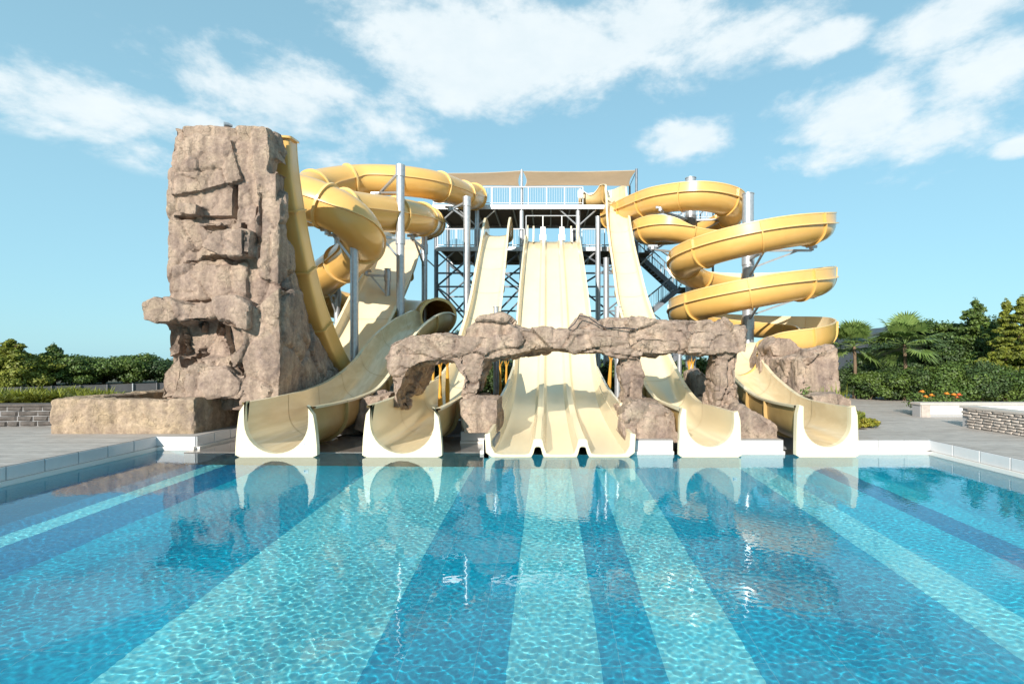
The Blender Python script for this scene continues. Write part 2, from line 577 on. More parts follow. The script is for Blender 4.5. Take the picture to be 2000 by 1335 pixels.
pf = link('pool_floor', mesh(vs, fs, [M[k] for k in names], mi), kind='structure')
pf.cycles.is_caustics_receiver = True

rng = np.random.default_rng(7)


def build_water():
    xs = np.linspace(XL - 0.03, XR + 0.03, 1040)
    # finer rows near the camera
    sg = np.linspace(0, 1, 640); ys = 0.4 + (10.72 - 0.4) * (.72 * sg + .28 * sg ** 2)
    X, Y = np.meshgrid(xs, ys)
    Z = np.zeros_like(X)
    for k in range(70):
        lam = math.exp(rng.uniform(math.log(.05), math.log(.125))); th = rng.uniform(0, 6.283)
        kk = 2 * math.pi / lam
        Z += lam * .0023 / 10 * np.sin(kk * (X * math.sin(th) + Y * math.cos(th)) + rng.uniform(0, 6.28))
    for k in range(14):
        lam = math.exp(rng.uniform(math.log(.5), math.log(1.6))); th = rng.uniform(0, 6.283)
        kk = 2 * math.pi / lam
        Z += lam * .0018 / 10 * np.sin(kk * (X * math.sin(th) + Y * math.cos(th)) + rng.uniform(0, 6.28))
    # calmer and livelier patches, as light wind leaves them
    A = np.ones_like(X)
    for k in range(9):
        lam = rng.uniform(1.6, 5.0); th = rng.uniform(0, 6.283); kk = 2 * math.pi / lam
        A += .11 * np.sin(kk * (X * math.sin(th) + Y * math.cos(th)) + rng.uniform(0, 6.28))
    Z *= np.clip(A, .45, 1.5)
    ny, nx = X.shape
    v = np.stack([X, Y, Z], -1).reshape(-1, 3)
    i = np.arange((ny - 1) * (nx - 1)); r, c = i // (nx - 1), i % (nx - 1); a = r * nx + c
    q = np.stack([a, a + 1, a + 1 + nx, a + nx], -1)
    # the near end of the pool lies behind the camera: one row of long quads is enough there
    near = np.stack([xs, np.full_like(xs, YN), np.zeros_like(xs)], -1)
    b = len(v); v = np.concatenate([v, near])
    j = np.arange(nx - 1)
    q = np.concatenate([q, np.stack([b + j, b + j + 1, j + 1, j], -1)])
    o = link('pool_water', npmesh(v, q, M['water'], smooth=True), kind='structure')
    o.cycles.is_caustics_caster = True
    return o


build_water()


def tile_mesh(w, h, d, cache={}):
    k = (round(w, 3), round(h, 3), round(d, 3))
    if k not in cache:
        b = MB(); e = 0.006
        # front face slightly chamfered; local x along the wall, y out of the wall (towards -y), z up
        b.add([(-w / 2, 0, 0), (w / 2, 0, 0), (w / 2, 0, h), (-w / 2, 0, h),
               (-w / 2 + e, -d, e), (w / 2 - e, -d, e), (w / 2 - e, -d, h - e), (-w / 2 + e, -d, h - e)],
              [(4, 5, 6, 7), (0, 1, 5, 4), (1, 2, 6, 5), (2, 3, 7, 6), (3, 0, 4, 7)])
        cache[k] = mesh(b.v, b.f, M['white_tile'])
    return cache[k]


def pool_wall(a, b, zlow=FLOOR):
    """wall from a to b, pool on the right-hand side of a->b"""
    a, b = Vector((*a, 0)), Vector((*b, 0))
    t = (b - a).normalized(); n = Vector((-t.y, t.x, 0))      # n points away from the pool
    mb = MB(); th = 0.22
    L = (b - a).length
    def pt(s, o, z): q = a + t * s + n * o; return (q.x, q.y, z)
    def blk(o0, o1, z0, z1, s0=0.0, s1=None):
        s1 = L if s1 is None else s1
        mb.add([pt(s0, o0, z0), pt(s1, o0, z0), pt(s1, o1, z0), pt(s0, o1, z0), pt(s0, o0, z1), pt(s1, o0, z1), pt(s1, o1, z1), pt(s0, o1, z1)],
               [(3, 2, 1, 0), (4, 5, 6, 7), (0, 1, 5, 4), (1, 2, 6, 5), (2, 3, 7, 6), (3, 0, 4, 7)])
    blk(0.004, th, 0.0, DZ - 0.006)
    w = link('pool_wall', mesh(mb.v, mb.f, M['grout']), kind='structure')
    mb = MB(); blk(0.0, th, FLOOR - 0.01, 0.0)
    uw = link('underwater_lining', mesh(mb.v, mb.f, M['wall_tile_blue']), w)
    uw.cycles.is_caustics_receiver = True
    mb = MB(); blk(-0.075, 0.0, -0.05, 0.065, 0.0, L)
    link('gutter_lip', mesh(mb.v, mb.f, M['lip']), w)
    cnt = max(1, round(L / 0.6)); tw = L / cnt
    for k in range(cnt):
        q = a + t * (tw * (k + 0.5))
        if q.y < -1.2: continue
        o = link('tile', tile_mesh(tw - 0.014, DZ - 0.072, 0.014), w)
        o.location = (q.x, q.y, 0.066)
        o.rotation_euler = (0, 0, math.atan2(t.y, t.x))
    return w


for i in range(len(outline) - 1):
    if any(a <= i < b for a, b in NOTCH):
        continue
    pool_wall(outline[i], outline[i + 1])
mb = MB()
for a, b in NOTCH:      # bare concrete sides and floor of the openings
    for i in range(a, b):
        p, q = outline[i], outline[i + 1]
        mb.add([(p[0], p[1], -.4), (q[0], q[1], -.4), (q[0], q[1], DZ - .004), (p[0], p[1], DZ - .004)], [(0, 1, 2, 3)])
    xs_ = [p[0] for p in outline[a:b + 1]]; ys_ = [p[1] for p in outline[a:b + 1]]
    mb.add([(min(xs_), min(ys_) + .01, -.10), (max(xs_), min(ys_) + .01, -.10), (max(xs_), max(ys_), -.10), (min(xs_), max(ys_), -.10)], [(0, 1, 2, 3)])
mb.build('slide_pit', M['grout'], kind='structure')
mb = MB()
for a, b in NOTCH[2:]:
    mb.add([(outline[a][0], 10.222, FLOOR), (outline[b][0], 10.222, FLOOR), (outline[b][0], 10.222, -.10), (outline[a][0], 10.222, -.10)], [(0, 1, 2, 3)])
mb.build('underwater_lining', M['wall_tile_blue'], kind='structure')
# wet shelf behind the two left mouths
mb = MB(); mb.box((-7.35, 10.34, -1.3), (-1.28, 12.4, 0.012))
M['shelf'] = material('wet_shelf_tile', (0.16, 0.135, 0.12), 0.12, var=(0.24, 0.21, 0.19), scale=3, stretch=(1, 7, 1), coat=0.3)
mb.build('wet_shelf', M['shelf'], kind='structure')

# ------------------------------------------------------------------ flumes
def catmull(ctrl, step=0.18):
    """ctrl: list of lists of floats, first three are the position; returns resampled array"""
    A = np.array(ctrl, float)
    n = len(A)
    out = []
    for i in range(n - 1):
        p0, p1, p2, p3 = A[max(i - 1, 0)], A[i], A[i + 1], A[min(i + 2, n - 1)]
        d = np.linalg.norm(p2[:3] - p1[:3])
        # centripetal-like tangents to keep uneven spacing calm
        d0 = max(np.linalg.norm(p1[:3] - p0[:3]), 1e-6); d2 = max(np.linalg.norm(p3[:3] - p2[:3]), 1e-6)
        m1 = (p2 - p1) if i == 0 else d * ((p1 - p0) / d0 * (d / (d + d0)) + (p2 - p1) / d * (d0 / (d + d0)))
        m2 = (p2 - p1) if i == n - 2 else d * ((p2 - p1) / d * (d2 / (d + d2)) + (p3 - p2) / d2 * (d / (d + d2)))
        k = max(2, int(d / 0.05))
        for s in np.arange(k) / k:
            out.append((2 * s**3 - 3 * s**2 + 1) * p1 + (s**3 - 2 * s**2 + s) * m1 + (-2 * s**3 + 3 * s**2) * p2 + (s**3 - s**2) * m2)
    out.append(A[-1])
    out = np.array(out)
    L = np.concatenate([[0], np.cumsum(np.linalg.norm(np.diff(out[:, :3], axis=0), axis=1))])
    N = max(3, int(round(L[-1] / step)))
    s = np.linspace(0, L[-1], N + 1)
    return np.stack([np.interp(s, L, out[:, j]) for j in range(out.shape[1])], 1), s


def frames(pts, rolls=None):
    fr = []
    n = len(pts)
    for i in range(n):
        t = Vector(pts[min(i + 1, n - 1)] - pts[max(i - 1, 0)]).normalized()
        sd = t.cross(Vector((0, 0, 1)))
        sd = sd.normalized() if sd.length > 1e-4 else Vector((1, 0, 0))
        u = sd.cross(t)
        if rolls is not None and rolls[i]:
            R = Matrix.Rotation(math.radians(rolls[i]), 3, t)
            sd, u = R @ sd, R @ u
        fr.append((Vector(pts[i]), sd, u, t))
    return fr


def u_profile(a, b, hl, hr, q, mid, nseg=16, t=0.045, fl=0.10):
    """closed profile; returns points and a class per segment: 0 inside, 1 rim, 2 outside"""
    hl, hr = max(hl, b + .01), max(hr, b + .01)
    pts, cls = [], []
    pts.append((-a, hl)); cls.append(0)
    for k in range(nseg + 1):
        ph = math.pi + math.pi * k / nseg
        c, s = math.cos(ph), math.sin(ph)
        pts.append((a * math.copysign(abs(c) ** (2 / q), c), b - b * abs(s) ** (2 / q))); cls.append(0)
    pts.append((a, hr)); cls.append(1)
    A, B = a + t, b + t
    pts.append((a + fl, hr)); cls.append(1)
    pts.append((a + fl, hr - .045)); cls.append(1)
    pts.append((A, hr - .045)); cls.append(2)
    if mid == 'R':
        for p in ((A, b + .05), (A + .10, b + .05), (A + .10, b + .01), (A, b + .01)): pts.append(p); cls.append(1)
        cls[-1] = 2
        cls[-4] = 1
    for k in range(nseg + 1):
        ph = 2 * math.pi - math.pi * k / nseg
        c, s = math.cos(ph), math.sin(ph)
        pts.append((A * math.copysign(abs(c) ** (2 / q), c), b - B * abs(s) ** (2 / q) - .0)); cls.append(2)
    if mid == 'L':
        for p in ((-A, b + .01), (-A - .10, b + .01), (-A - .10, b + .05), (-A, b + .05)): pts.append(p); cls.append(1)
        cls[-1] = 2
    pts.append((-A, hl - .045)); cls.append(1)
    pts.append((-a - fl, hl - .045)); cls.append(1)
    pts.append((-a - fl, hl)); cls.append(1)
    return pts, cls


def sweep_segment(fr, profs, cls, mats):
    m = len(profs[0])
    vs, fs, mi = [], [], []
    for (p, sd, u, t), pr in zip(fr, profs):
        vs += [p + sd * x + u * y for x, y in pr]
    for i in range(len(fr) - 1):
        for k in range(m):
            k2 = (k + 1) % m
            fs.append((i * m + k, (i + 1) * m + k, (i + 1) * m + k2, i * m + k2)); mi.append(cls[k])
    return mesh(vs, fs, mats, mi, smooth=True, angle=38)


def plate_between(fr0, inner, outer, thick, m, off=0.0):
    """solid strip between two open profiles, thickness along the path tangent"""
    p, sd, u, t = fr0
    n = len(inner)
    vs = []
    for o in (off - thick / 2, off + thick / 2):
        vs += [p + sd * x + u * y + t * o for x, y in inner]
        vs += [p + sd * x + u * y + t * o for x, y in outer]
    fs = []
    for k in range(n - 1):
        fs.append((k, k + 1, n + k + 1, n + k))                                   # near side
        fs.append((2 * n + k, 3 * n + k, 3 * n + k + 1, 2 * n + k + 1))           # far side
        fs.append((n + k, n + k + 1, 3 * n + k + 1, 3 * n + k))                   # outer edge
        fs.append((k, 2 * n + k, 2 * n + k + 1, k + 1))                           # inner edge
    fs.append((0, n, 3 * n, 2 * n)); fs.append((n - 1, 3 * n - 1, 4 * n - 1, 2 * n - 1))
    return mesh(vs, fs, m, smooth=True, angle=35)


def open_lines(a, b, hl, hr, q, off, nseg=16):
    """open U line offset outwards"""
    L = [(-a - off, hl)]
    for k in range(nseg + 1):
        ph = math.pi + math.pi * k / nseg
        c, s = math.cos(ph), math.sin(ph)
        L.append(((a + off) * math.copysign(abs(c) ** (2 / q), c), b - (b + off) * abs(s) ** (2 / q)))
    L.append((a + off, hr))
    return L


def flume(root, ctrl, seam=1.9, mats=None, q=2.0, mid=None, flange=0.075, first_seam=0.0, rim=0.10, name='flume_section', jm=None, skip=()):
    """ctrl rows: x y z a b hl hr roll ; travels from first to last row"""
    R, s = catmull(ctrl)
    fr = frames(R[:, :3], R[:, 7])
    N = len(fr)
    L = s[-1]
    cnt = max(1, round((L - first_seam) / seam))
    marks = ([0] if first_seam else []) + [int(round((first_seam + (L - first_seam) * k / cnt) / L * (N - 1))) for k in range(cnt + 1)]
    for i in range(len(marks) - 1):
        i0, i1 = marks[i], marks[i + 1]
        if i1 <= i0: continue
        profs = []
        for j in range(i0, i1 + 1):
            md = mid(s[j] / L) if callable(mid) else mid
            pr, cls = u_profile(*R[j, 3:7], q, md0 if (md0 := (mid(s[(i0 + i1) // 2] / L) if callable(mid) else mid)) else None, fl=rim)
            profs.append(pr)
        sg = list(fr[i0:i1 + 1])
        if i > 0: sg[0] = (sg[0][0] + sg[0][3] * .008, *sg[0][1:])
        if i < len(marks) - 2: sg[-1] = (sg[-1][0] - sg[-1][3] * .008, *sg[-1][1:])
        link(name, sweep_segment(sg, profs, cls, mats), root)
    for i, k in enumerate(marks):
        if (i == 0 and first_seam) or i in skip or (i - len(marks)) in skip: continue
        a, b, hl, hr = R[k, 3:7]
        hl, hr = max(hl, b + .01), max(hr, b + .01)
        inn = open_lines(a, b, hl - .046, hr - .046, q, 0.012); out = open_lines(a, b, hl - .046, hr - .046, q, 0.045 + flange)
        link('joint_flange', plate_between(fr[k], inn, out, 0.05, jm or mats[2]), root)
    return R, s, fr


def tube(root, ctrl, r, seam=2.2, mats=None, ring=0.075):
    R, s = catmull([list(c) + [0] for c in ctrl], step=0.2)
    fr = frames(R[:, :3])
    N = len(fr); n = 28; L = s[-1]
    cnt = max(1, round(L / seam))
    marks = [int(round(k / cnt * (N - 1))) for k in range(cnt + 1)]
    prof, cls = [], []
    for k in range(n):
        a = 2 * math.pi * k / n
        if k in (0, n // 2):       # bolted side seam
            for rr, da in ((r, -.03), (r + .055, -.025), (r + .055, .025), (r, .03)):
                prof.append((math.cos(a + da) * rr, math.sin(a + da) * rr)); cls.append(1)
            cls[-1] = 0
        else:
            prof.append((math.cos(a) * r, math.sin(a) * r)); cls.append(0)
    ip = [(math.cos(2 * math.pi * k / n) * (r - .03), math.sin(2 * math.pi * k / n) * (r - .03)) for k in range(n)]
    for i in range(cnt):
        i0, i1 = marks[i], marks[i + 1]
        vs, fs, mi = [], [], []
        m = len(prof)
        for (p, sd, u, t) in fr[i0:i1 + 1]:
            vs += [p + sd * x + u * y for x, y in prof]
        for j in range(i1 - i0):
            for k in range(m):
                fs.append((j * m + k, j * m + (k + 1) % m, (j + 1) * m + (k + 1) % m, (j + 1) * m + k)); mi.append(cls[k])
        b = len(vs)
        for (p, sd, u, t) in fr[i0:i1 + 1]:
            vs += [p + sd * x + u * y for x, y in ip]
        for j in range(i1 - i0):
            for k in range(n):
                fs.append((b + j * n + k, b + (j + 1) * n + k, b + (j + 1) * n + (k + 1) % n, b + j * n + (k + 1) % n)); mi.append(0)
        link('tube_section', mesh(vs, fs, mats, mi, smooth=True, angle=38), root)
    for k in marks:
        p, sd, u, t = fr[k]
        vs, fs = [], []
        for o, rr in ((-.035, r - .031), (-.035, r + ring), (.035, r + ring), (.035, r - .031)):
            vs += [p + t * o + sd * math.cos(2 * math.pi * j / 36) * rr + u * math.sin(2 * math.pi * j / 36) * rr for j in range(36)]
        for g_ in range(4):
            for j in range(36):
                fs.append((g_ * 36 + j, g_ * 36 + (j + 1) % 36, ((g_ + 1) % 4) * 36 + (j + 1) % 36, ((g_ + 1) % 4) * 36 + j))
        link('joint_ring', mesh(vs, fs, mats[1], smooth=True, angle=35), root)
    return R, fr


def round_mouth(root, X, Y, a, b, hl, hr, z0, out_top, out_base, q=2.0, rnd=0.1):
    """the moulded end plate round the open end of a flume"""
    inner = open_lines(a, b, hl, hr, q, 0.0)
    n = len(inner)
    outer = []
    base = -(z0 + 0.035)
    for k, (x, y) in enumerate(inner):
        f = k / (n - 1)
        # walk: left top -> left base -> right base -> right top
        def side(w, h):
            # w 0 at top, 1 at base
            yy = h - (h - base) * w
            xx = out_top + (out_base - out_top) * (math.sin(w * math.pi / 2) ** 0.9)
            xx -= rnd * max(0, 1 - w * 6) ** 2
            return xx, yy + (0.03 if w < .02 else 0)
        if f < 0.36:
            xx, yy = side(f / 0.36, hl); outer.append((-xx, yy))
        elif f > 0.64:
            xx, yy = side((1 - f) / 0.36, hr); outer.append((xx, yy))
        else:
            g_ = (f - 0.36) / 0.28
            outer.append((-out_base + 2 * out_base * g_, base))
    fr = (Vector((X, Y, z0)), Vector((1, 0, 0)), Vector((0, 0, 1)), Vector((0, 1, 0)))
    return link('end_plate', plate_between(fr, inner, outer, 0.125, M['cream_edge']), root)


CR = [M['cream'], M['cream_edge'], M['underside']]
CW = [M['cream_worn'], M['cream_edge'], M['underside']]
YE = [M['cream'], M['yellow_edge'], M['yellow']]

# --- left-hand wide chute fed by the tube
s1 = empty('water_slide', (-5.24, 10, 0), 'leftmost cream open slide running up to the mouth of the yellow tube', 'water slide')
flume(s1, [(-5.24, 10.0, .07, .62, .60, .98, .90, 0), (-5.24, 11.2, .10, .62, .58, .98, .86, 0), (-5.24, 12.6, .2, .62, .56, .95, .80, 0),
           (-5.24, 14, .42, .62, .5, .92, .74, 0), (-5.15, 15.5, 1.05, .60, .48, .80, .70, 0), (-5.0, 17, 1.95, .60, .48, .78, .70, 0),
           (-4.7, 18.5, 2.65, .60, .5, .78, .72, 0), (-4.45, 19.6, 2.9, .60, .55, .85, .78, 0), (-4.4, 20.45, 2.95, .62, .6, .70, .70, 0)],
      seam=1.6, mats=CW, q=2.1, skip=(0,))
round_mouth(s1, -5.24, 9.935, .62, .60, .98, .90, .07, .68, .79)
# --- second chute
s2 = empty('water_slide', (-2.81, 10, 0), 'cream slide second from left, passing under the left rock arch up to the lower platform', 'water slide')
flume(s2, [(-2.81, 10.0, .07, .62, .60, .92, .86, 0), (-2.81, 11.2, .10, .62, .58, .92, .84, 0), (-2.8, 12.6, .2, .62, .55, .88, .78, 0),
           (-2.74, 14, .38, .61, .48, .80, .68, 0), (-2.6, 15.2, .72, .58, .40, .66, .58, 0), (-2.48, 16.6, 1.4, .56, .3, .50, .48, 0),
           (-2.42, 18, 2.45, .56, .22, .40, .40, 0), (-2.4, 19.8, 3.76, .55, .2, .38, .38, 0), (-2.45, 22, 5.5, .55, .2, .38, .38, 0),
           (-2.5, 24, 7.05, .55, .2, .40, .40, 0), (-2.54, 25.4, 7.95, .56, .24, .62, .62, 0), (-2.56, 26.4, 8.18, .58, .3, .95, .98, 0),
           (-2.56, 27.6, 8.2, .58, .3, .80, .80, 0)],
      seam=2.0, mats=CR, q=2.6, skip=(0,))
round_mouth(s2, -2.81, 9.935, .62, .60, .92, .86, .07, .67, .77)
# --- fourth chute
s4 = empty('water_slide', (3.13, 10, 0), 'steep cream slide just right of the triple slide, starting on the upper platform', 'water slide')
flume(s4, [(3.13, 10.0, .2, .46, .46, .72, .66, 0), (3.13, 11.2, .2, .46, .46, .72, .66, 0), (3.15, 12.5, .25, .47, .44, .70, .62, 0),
           (3.2, 14, .55, .5, .40, .68, .60, 0), (3.25, 15.5, 1.08, .52, .34, .60, .58, 0), (3.28, 17, 1.88, .52, .26, .46, .48, 0),
           (3.3, 18.5, 2.85, .52, .2, .36, .38, 0), (3.3, 20, 3.85, .52, .18, .34, .36, 0), (3.38, 22, 5.35, .5, .18, .34, .36, 0),
           (3.46, 24.3, 7.2, .5, .18, .36, .36, 0), (3.55, 26, 8.75, .5, .2, .40, .40, 0), (3.62, 27.3, 10.0, .5, .24, .70, .50, 0),
           (3.6, 28.1, 10.42, .5, .3, .95, .95, 0), (3.25, 28.85, 10.5, .5, .34, 1.0, 1.0, 0), (2.6, 29.2, 10.52, .5, .34, .55, 1.0, 0), (1.9, 29.4, 10.55, .5, .34, .9, .95, 0)],
      seam=2.0, mats=CR, q=2.6, skip=(0,))
round_mouth(s4, 3.13, 9.935, .46, .46, .72, .66, .2, .575, .60, rnd=0.04)


# --- triple racing slide
def triple_profile(dh, wh, th=0.05):
    h = [(-1.36, wh), (-1.34, .16), (-1.27, .03), (-1.15, 0), (-.68, 0), (-.60, .02), (-.55, dh * .5), (-.52, dh * .93), (-.49, dh),
         (-.38, dh), (-.35, dh * .93), (-.32, dh * .5), (-.27, .02), (-.19, 0)]
    top = h + [(-x, y) for x, y in reversed(h)]
    bot = []
    tx = min(th, .05)
    for x, y in top:
        sgn = -1 if x < 0 else 1
        ax = abs(x)
        if ax > 1.3: bx = ax + tx
        elif 0.435 < ax < .6: bx = ax - tx * .5
        elif .26 < ax <= .435: bx = ax + tx * .5
        else: bx = ax
        bot.append((sgn * bx, y - (th if not (ax > 1.33 and y > .3) else .0)))
    return top, bot


s3 = empty('water_slide', (0.24, 10, 0), 'wide cream racing slide in the middle with three side-by-side lanes', 'water slide')
rows = [(10.0, .035), (11, .07), (12, .12), (14, .30), (15.6, .56), (17.4, 1.28), (18.7, 2.28), (20, 3.5), (22, 5.0), (24, 6.35), (26.1, 7.62), (26.7, 7.92), (27.6, 8.2)]
R3, sl3 = catmull([(0.24 - 0.001 * (y - 10), y, z, 0.30 if y < 14 else (0.22 if y < 17 else 0.15), .42 if y < 17 else .36) for y, z in rows], step=0.22)
fr3 = frames(R3[:, :3])
N3 = len(fr3)
cnt = 10
for i in range(cnt):
    i0, i1 = round(i * (N3 - 1) / cnt), round((i + 1) * (N3 - 1) / cnt)
    vs, fs, mi = [], [], []
    m = None
    for j in range(i0, i1 + 1):
        top, bot = triple_profile(R3[j, 3], R3[j, 4])
        loop = top + [(1.42, R3[j, 4]), (1.42, R3[j, 4] - .05)] + list(reversed(bot)) + [(-1.42, R3[j, 4] - .05), (-1.42, R3[j, 4])]
        m = len(loop); nt_ = len(top)
        p, sd, u, t = fr3[j]
        vs += [p + sd * x + u * y for x, y in loop]
    for j in range(i1 - i0):
        for k in range(m):
            fs.append((j * m + k, (j + 1) * m + k, (j + 1) * m + (k + 1) % m, j * m + (k + 1) % m))
            mi.append(0 if k < nt_ - 1 else (1 if k < nt_ + 2 or k >= m - 3 else 2))
    link('flume_section', mesh(vs, fs, CR, mi, smooth=True, angle=30), s3)
top, bot = triple_profile(0.30, .42, 0.05)
top2, bot2 = triple_profile(0.27, .40, 0.11)
link('end_lip', plate_between((fr3[0][0] + Vector((0, -.03, 0)), Vector((1, 0, 0)), Vector((0, 0, 1)), Vector((0, 1, 0))), [(x, y + .012) for x, y in top], [(x + (.05 if x > 1.3 else -.05 if x < -1.3 else 0), y) for x, y in bot2], 0.12, M['cream_edge']), s3)
for sx in (-1, 1):
    mb = MB(); pts = []
    for (y, z0, z1) in ((11.35, .42, .88), (12.5, .45, .96), (14, .62, 1.10), (15.6, .9, 1.36), (17.0, 1.48, 1.62)):
        pts.append((y, z0, z1))
    for (y0, a0, b0), (y1, a1, b1) in zip(pts[:-1], pts[1:]):
        x0 = 0.24 + sx * 1.37; x1 = x0 + sx * .03
        mb.add([(x0, y0, a0), (x1, y0, a0), (x1, y1, a1), (x0, y1, a1), (x0, y0, b0), (x1, y0, b0), (x1, y1, b1), (x0, y1, b1)],
               [(3, 2, 1, 0), (4, 5, 6, 7), (0, 1, 5, 4), (1, 2, 6, 5), (2, 3, 7, 6), (3, 0, 4, 7)])
    mb.build('side_panel', M['cream_worn'], s3)
    mb = MB(); x0 = 0.24 + sx * 1.385
    mb.bar((x0, 11.35, .36), (x0, 11.35, .92), .07)
    for (y0, a0, b0), (y1, a1, b1) in zip(pts[:-1], pts[1:]): mb.bar((x0, y0, b0 + .01), (x0, y1, b1 + .01), .06, .035)
    mb.build('panel_trim', M['cream_edge'], s3)
for k in (-1, 1):       # little white starting-gate posts between the lanes
    mb = MB(); x0 = .24 + k * .50
    mb.box((x0 - .17, 27.0, 8.15), (x0 + .17, 27.25, 8.45)); mb.box((x0 - .13, 27.02, 8.45), (x0 + .13, 27.2, 8.85)); mb.bar((x0, 27.1, 8.85), (x0, 27.1, 9.45), .03, n=8)
    mb.build('gate_post', M['panel_white'], s3)
mb = MB(); mb.bar((-1.15, 27.1, 9.45), (1.65, 27.1, 9.45), .025, n=8); mb.bar((-1.15, 27.1, 8.2), (-1.15, 27.1, 9.45), .025, n=8); mb.bar((1.65, 27.1, 8.2), (1.65, 27.1, 9.45), .025, n=8)
mb.build('gate_bar', M['white_rail'], s3)
for sx in (-1, 1):
    mb = MB()
    for xx, hh in ((1.0, .75), (1.32, .8)):
        x0 = .24 + sx * xx
        mb.add([(x0 - .04, 26.4, 7.9), (x0 + .04, 26.4, 7.9), (x0 + .04, 27.6, 8.2), (x0 - .04, 27.6, 8.2),
                (x0 - .04, 26.9, 8.2), (x0 + .04, 26.9, 8.2), (x0 + .04, 27.6, 8.2 + hh), (x0 - .04, 27.6, 8.2 + hh), (x0 - .04, 27.25, 8.2 + hh), (x0 + .04, 27.25, 8.2 + hh)],
               [(0, 1, 5, 4), (4, 5, 9, 8), (8, 9, 6, 7), (1, 2, 6, 9, 5), (0, 4, 8, 7, 3), (2, 3, 7, 6)])
    mb.build('start_fin', M['cream_edge'], s3)

# --- helix flume on the right: two turns the one way, then two and a half the other
s5 = empty('spiral_slide', (8.4, 21.5, DZ), 'yellow open spiral slide winding round two steel masts down to the rightmost mouth', 'water slide')
H = []
def hp(x, y, z, hl, hr, a=.60, b=.58, roll=0): H.append((x, y, z, a, b, hl, hr, roll))
hp(3.6, 28.9, 9.25, .65, 1.02)
hp(4.05, 27.4, 9.12, .65, 1.02); hp(4.6, 25.6, 8.92, .65, 1.05); hp(5.4, 23.9, 8.75, .65, 1.05); hp(6.85, 23.0, 8.6, .65, 1.05); hp(8.3, 23.6, 8.5, .65, 1.05)
hp(8.9, 25.0, 8.36, .65, 1.05); hp(8.3, 26.4, 8.2, .65, .9); hp(6.85, 27.0, 8.0, .65, .7); hp(5.45, 26.5, 7.8, .65, .9); hp(4.85, 25.3, 7.62, .65, 1.05)
hp(5.5, 24.25, 7.5, .65, 1.05); hp(6.6, 24.05, 7.32, .62, .65)
cx0, cy0, rr = 8.4, 21.5, 2.6
rims = [(-90, 7.12), (-45, 7.0), (0, 6.88), (45, 6.35), (90, 5.95), (135, 5.62), (180, 5.42), (225, 5.22), (270, 5.02), (315, 4.88), (360, 4.72), (405, 4.3),
        (450, 3.95), (495, 3.6), (540, 3.38), (585, 3.2), (630, 3.05), (675, 2.85), (720, 2.62), (755, 2.3)]
for d, z in rims:
    a = math.radians(d)
    hp(cx0 + rr * math.cos(a), cy0 - rr * math.sin(a), z, 1.02 if d > -60 else .65, .64)
hp(9.3, 18.85, 2.02, .98, .64); hp(7.9, 18.65, 1.86, .9, .64); hp(6.8, 18.0, 1.66, .8, .66); hp(6.2, 16.8, 1.36, .72, .68)
hp(5.98, 15.4, .88, .7, .70, .56, .5); hp(5.85, 14, .48, .72, .72, .52, .46); hp(5.7, 12.7, .24, .74, .76, .48, .46); hp(5.5, 11.2, .2, .74, .76, .46, .46); hp(5.39, 10.0, .2, .76, .78, .46, .46)
ln = None
def hmid(f):
    return 'R' if f < 0.30 else ('L' if f < 0.84 else None)
nyel = len(H) - 5
flume(s5, H[:nyel], seam=2.1, mats=YE, q=2.0, mid=hmid, rim=.06)
flume(s5, H[nyel - 1:], seam=1.7, mats=CW, q=2.1, skip=(-1,))
# travelling towards the camera: left wall of the flume is on the picture's right
round_mouth(s5, 5.39, 9.935, .46, .46, .78, .76, .2, .575, .60, rnd=0.04)

# --- boomerang: wide cream chute dropping to the back of the tall yellow wall
s0 = empty('boomerang_slide', (-6.9, 17, DZ), 'broad cream chute behind steel posts, swooping up into a tall yellow wall by the rock', 'water slide')
flume(s0, [(-6.95, 26.5, 8.1, .95, .2, .62, .62, 0), (-6.93, 24.9, 7.65, .95, .2, .42, .42, 0), (-6.72, 22, 5.5, .93, .2, .42, .42, 0), (-6.62, 20, 4.0, .92, .2, .45, .45, 0),
           (-6.75, 18.3, 2.35, .92, .2, .45, .45, 0), (-7.0, 17.3, 1.35, .92, .2, .45, .45, 0)], seam=2.6, mats=CR, q=3.2)
flume(s0, [(-7.0, 17.3, 1.35, .92, .2, .45, .45, 0), (-7.1, 16.5, .98, .9, .18, .48, .48, 0), (-7.18, 15.6, 1.65, .88, .16, .5, .5, 0), (-7.28, 14.9, 2.5, .88, .16, .5, .5, 0), (-7.36, 14.35, 3.3, .88, .16, .5, .5, 0),
           (-7.38, 13.65, 4.5, .88, .16, .5, .5, 0), (-7.38, 13.1, 5.75, .88, .16, .5, .5, 0), (-7.37, 12.76, 6.8, .88, .16, .5, .5, 0), (-7.36, 12.66, 7.4, .88, .16, .5, .5, 0)], seam=1.75, mats=[M['yellow'], M['yellow_edge'], M['yellow']], q=9, rim=.05)

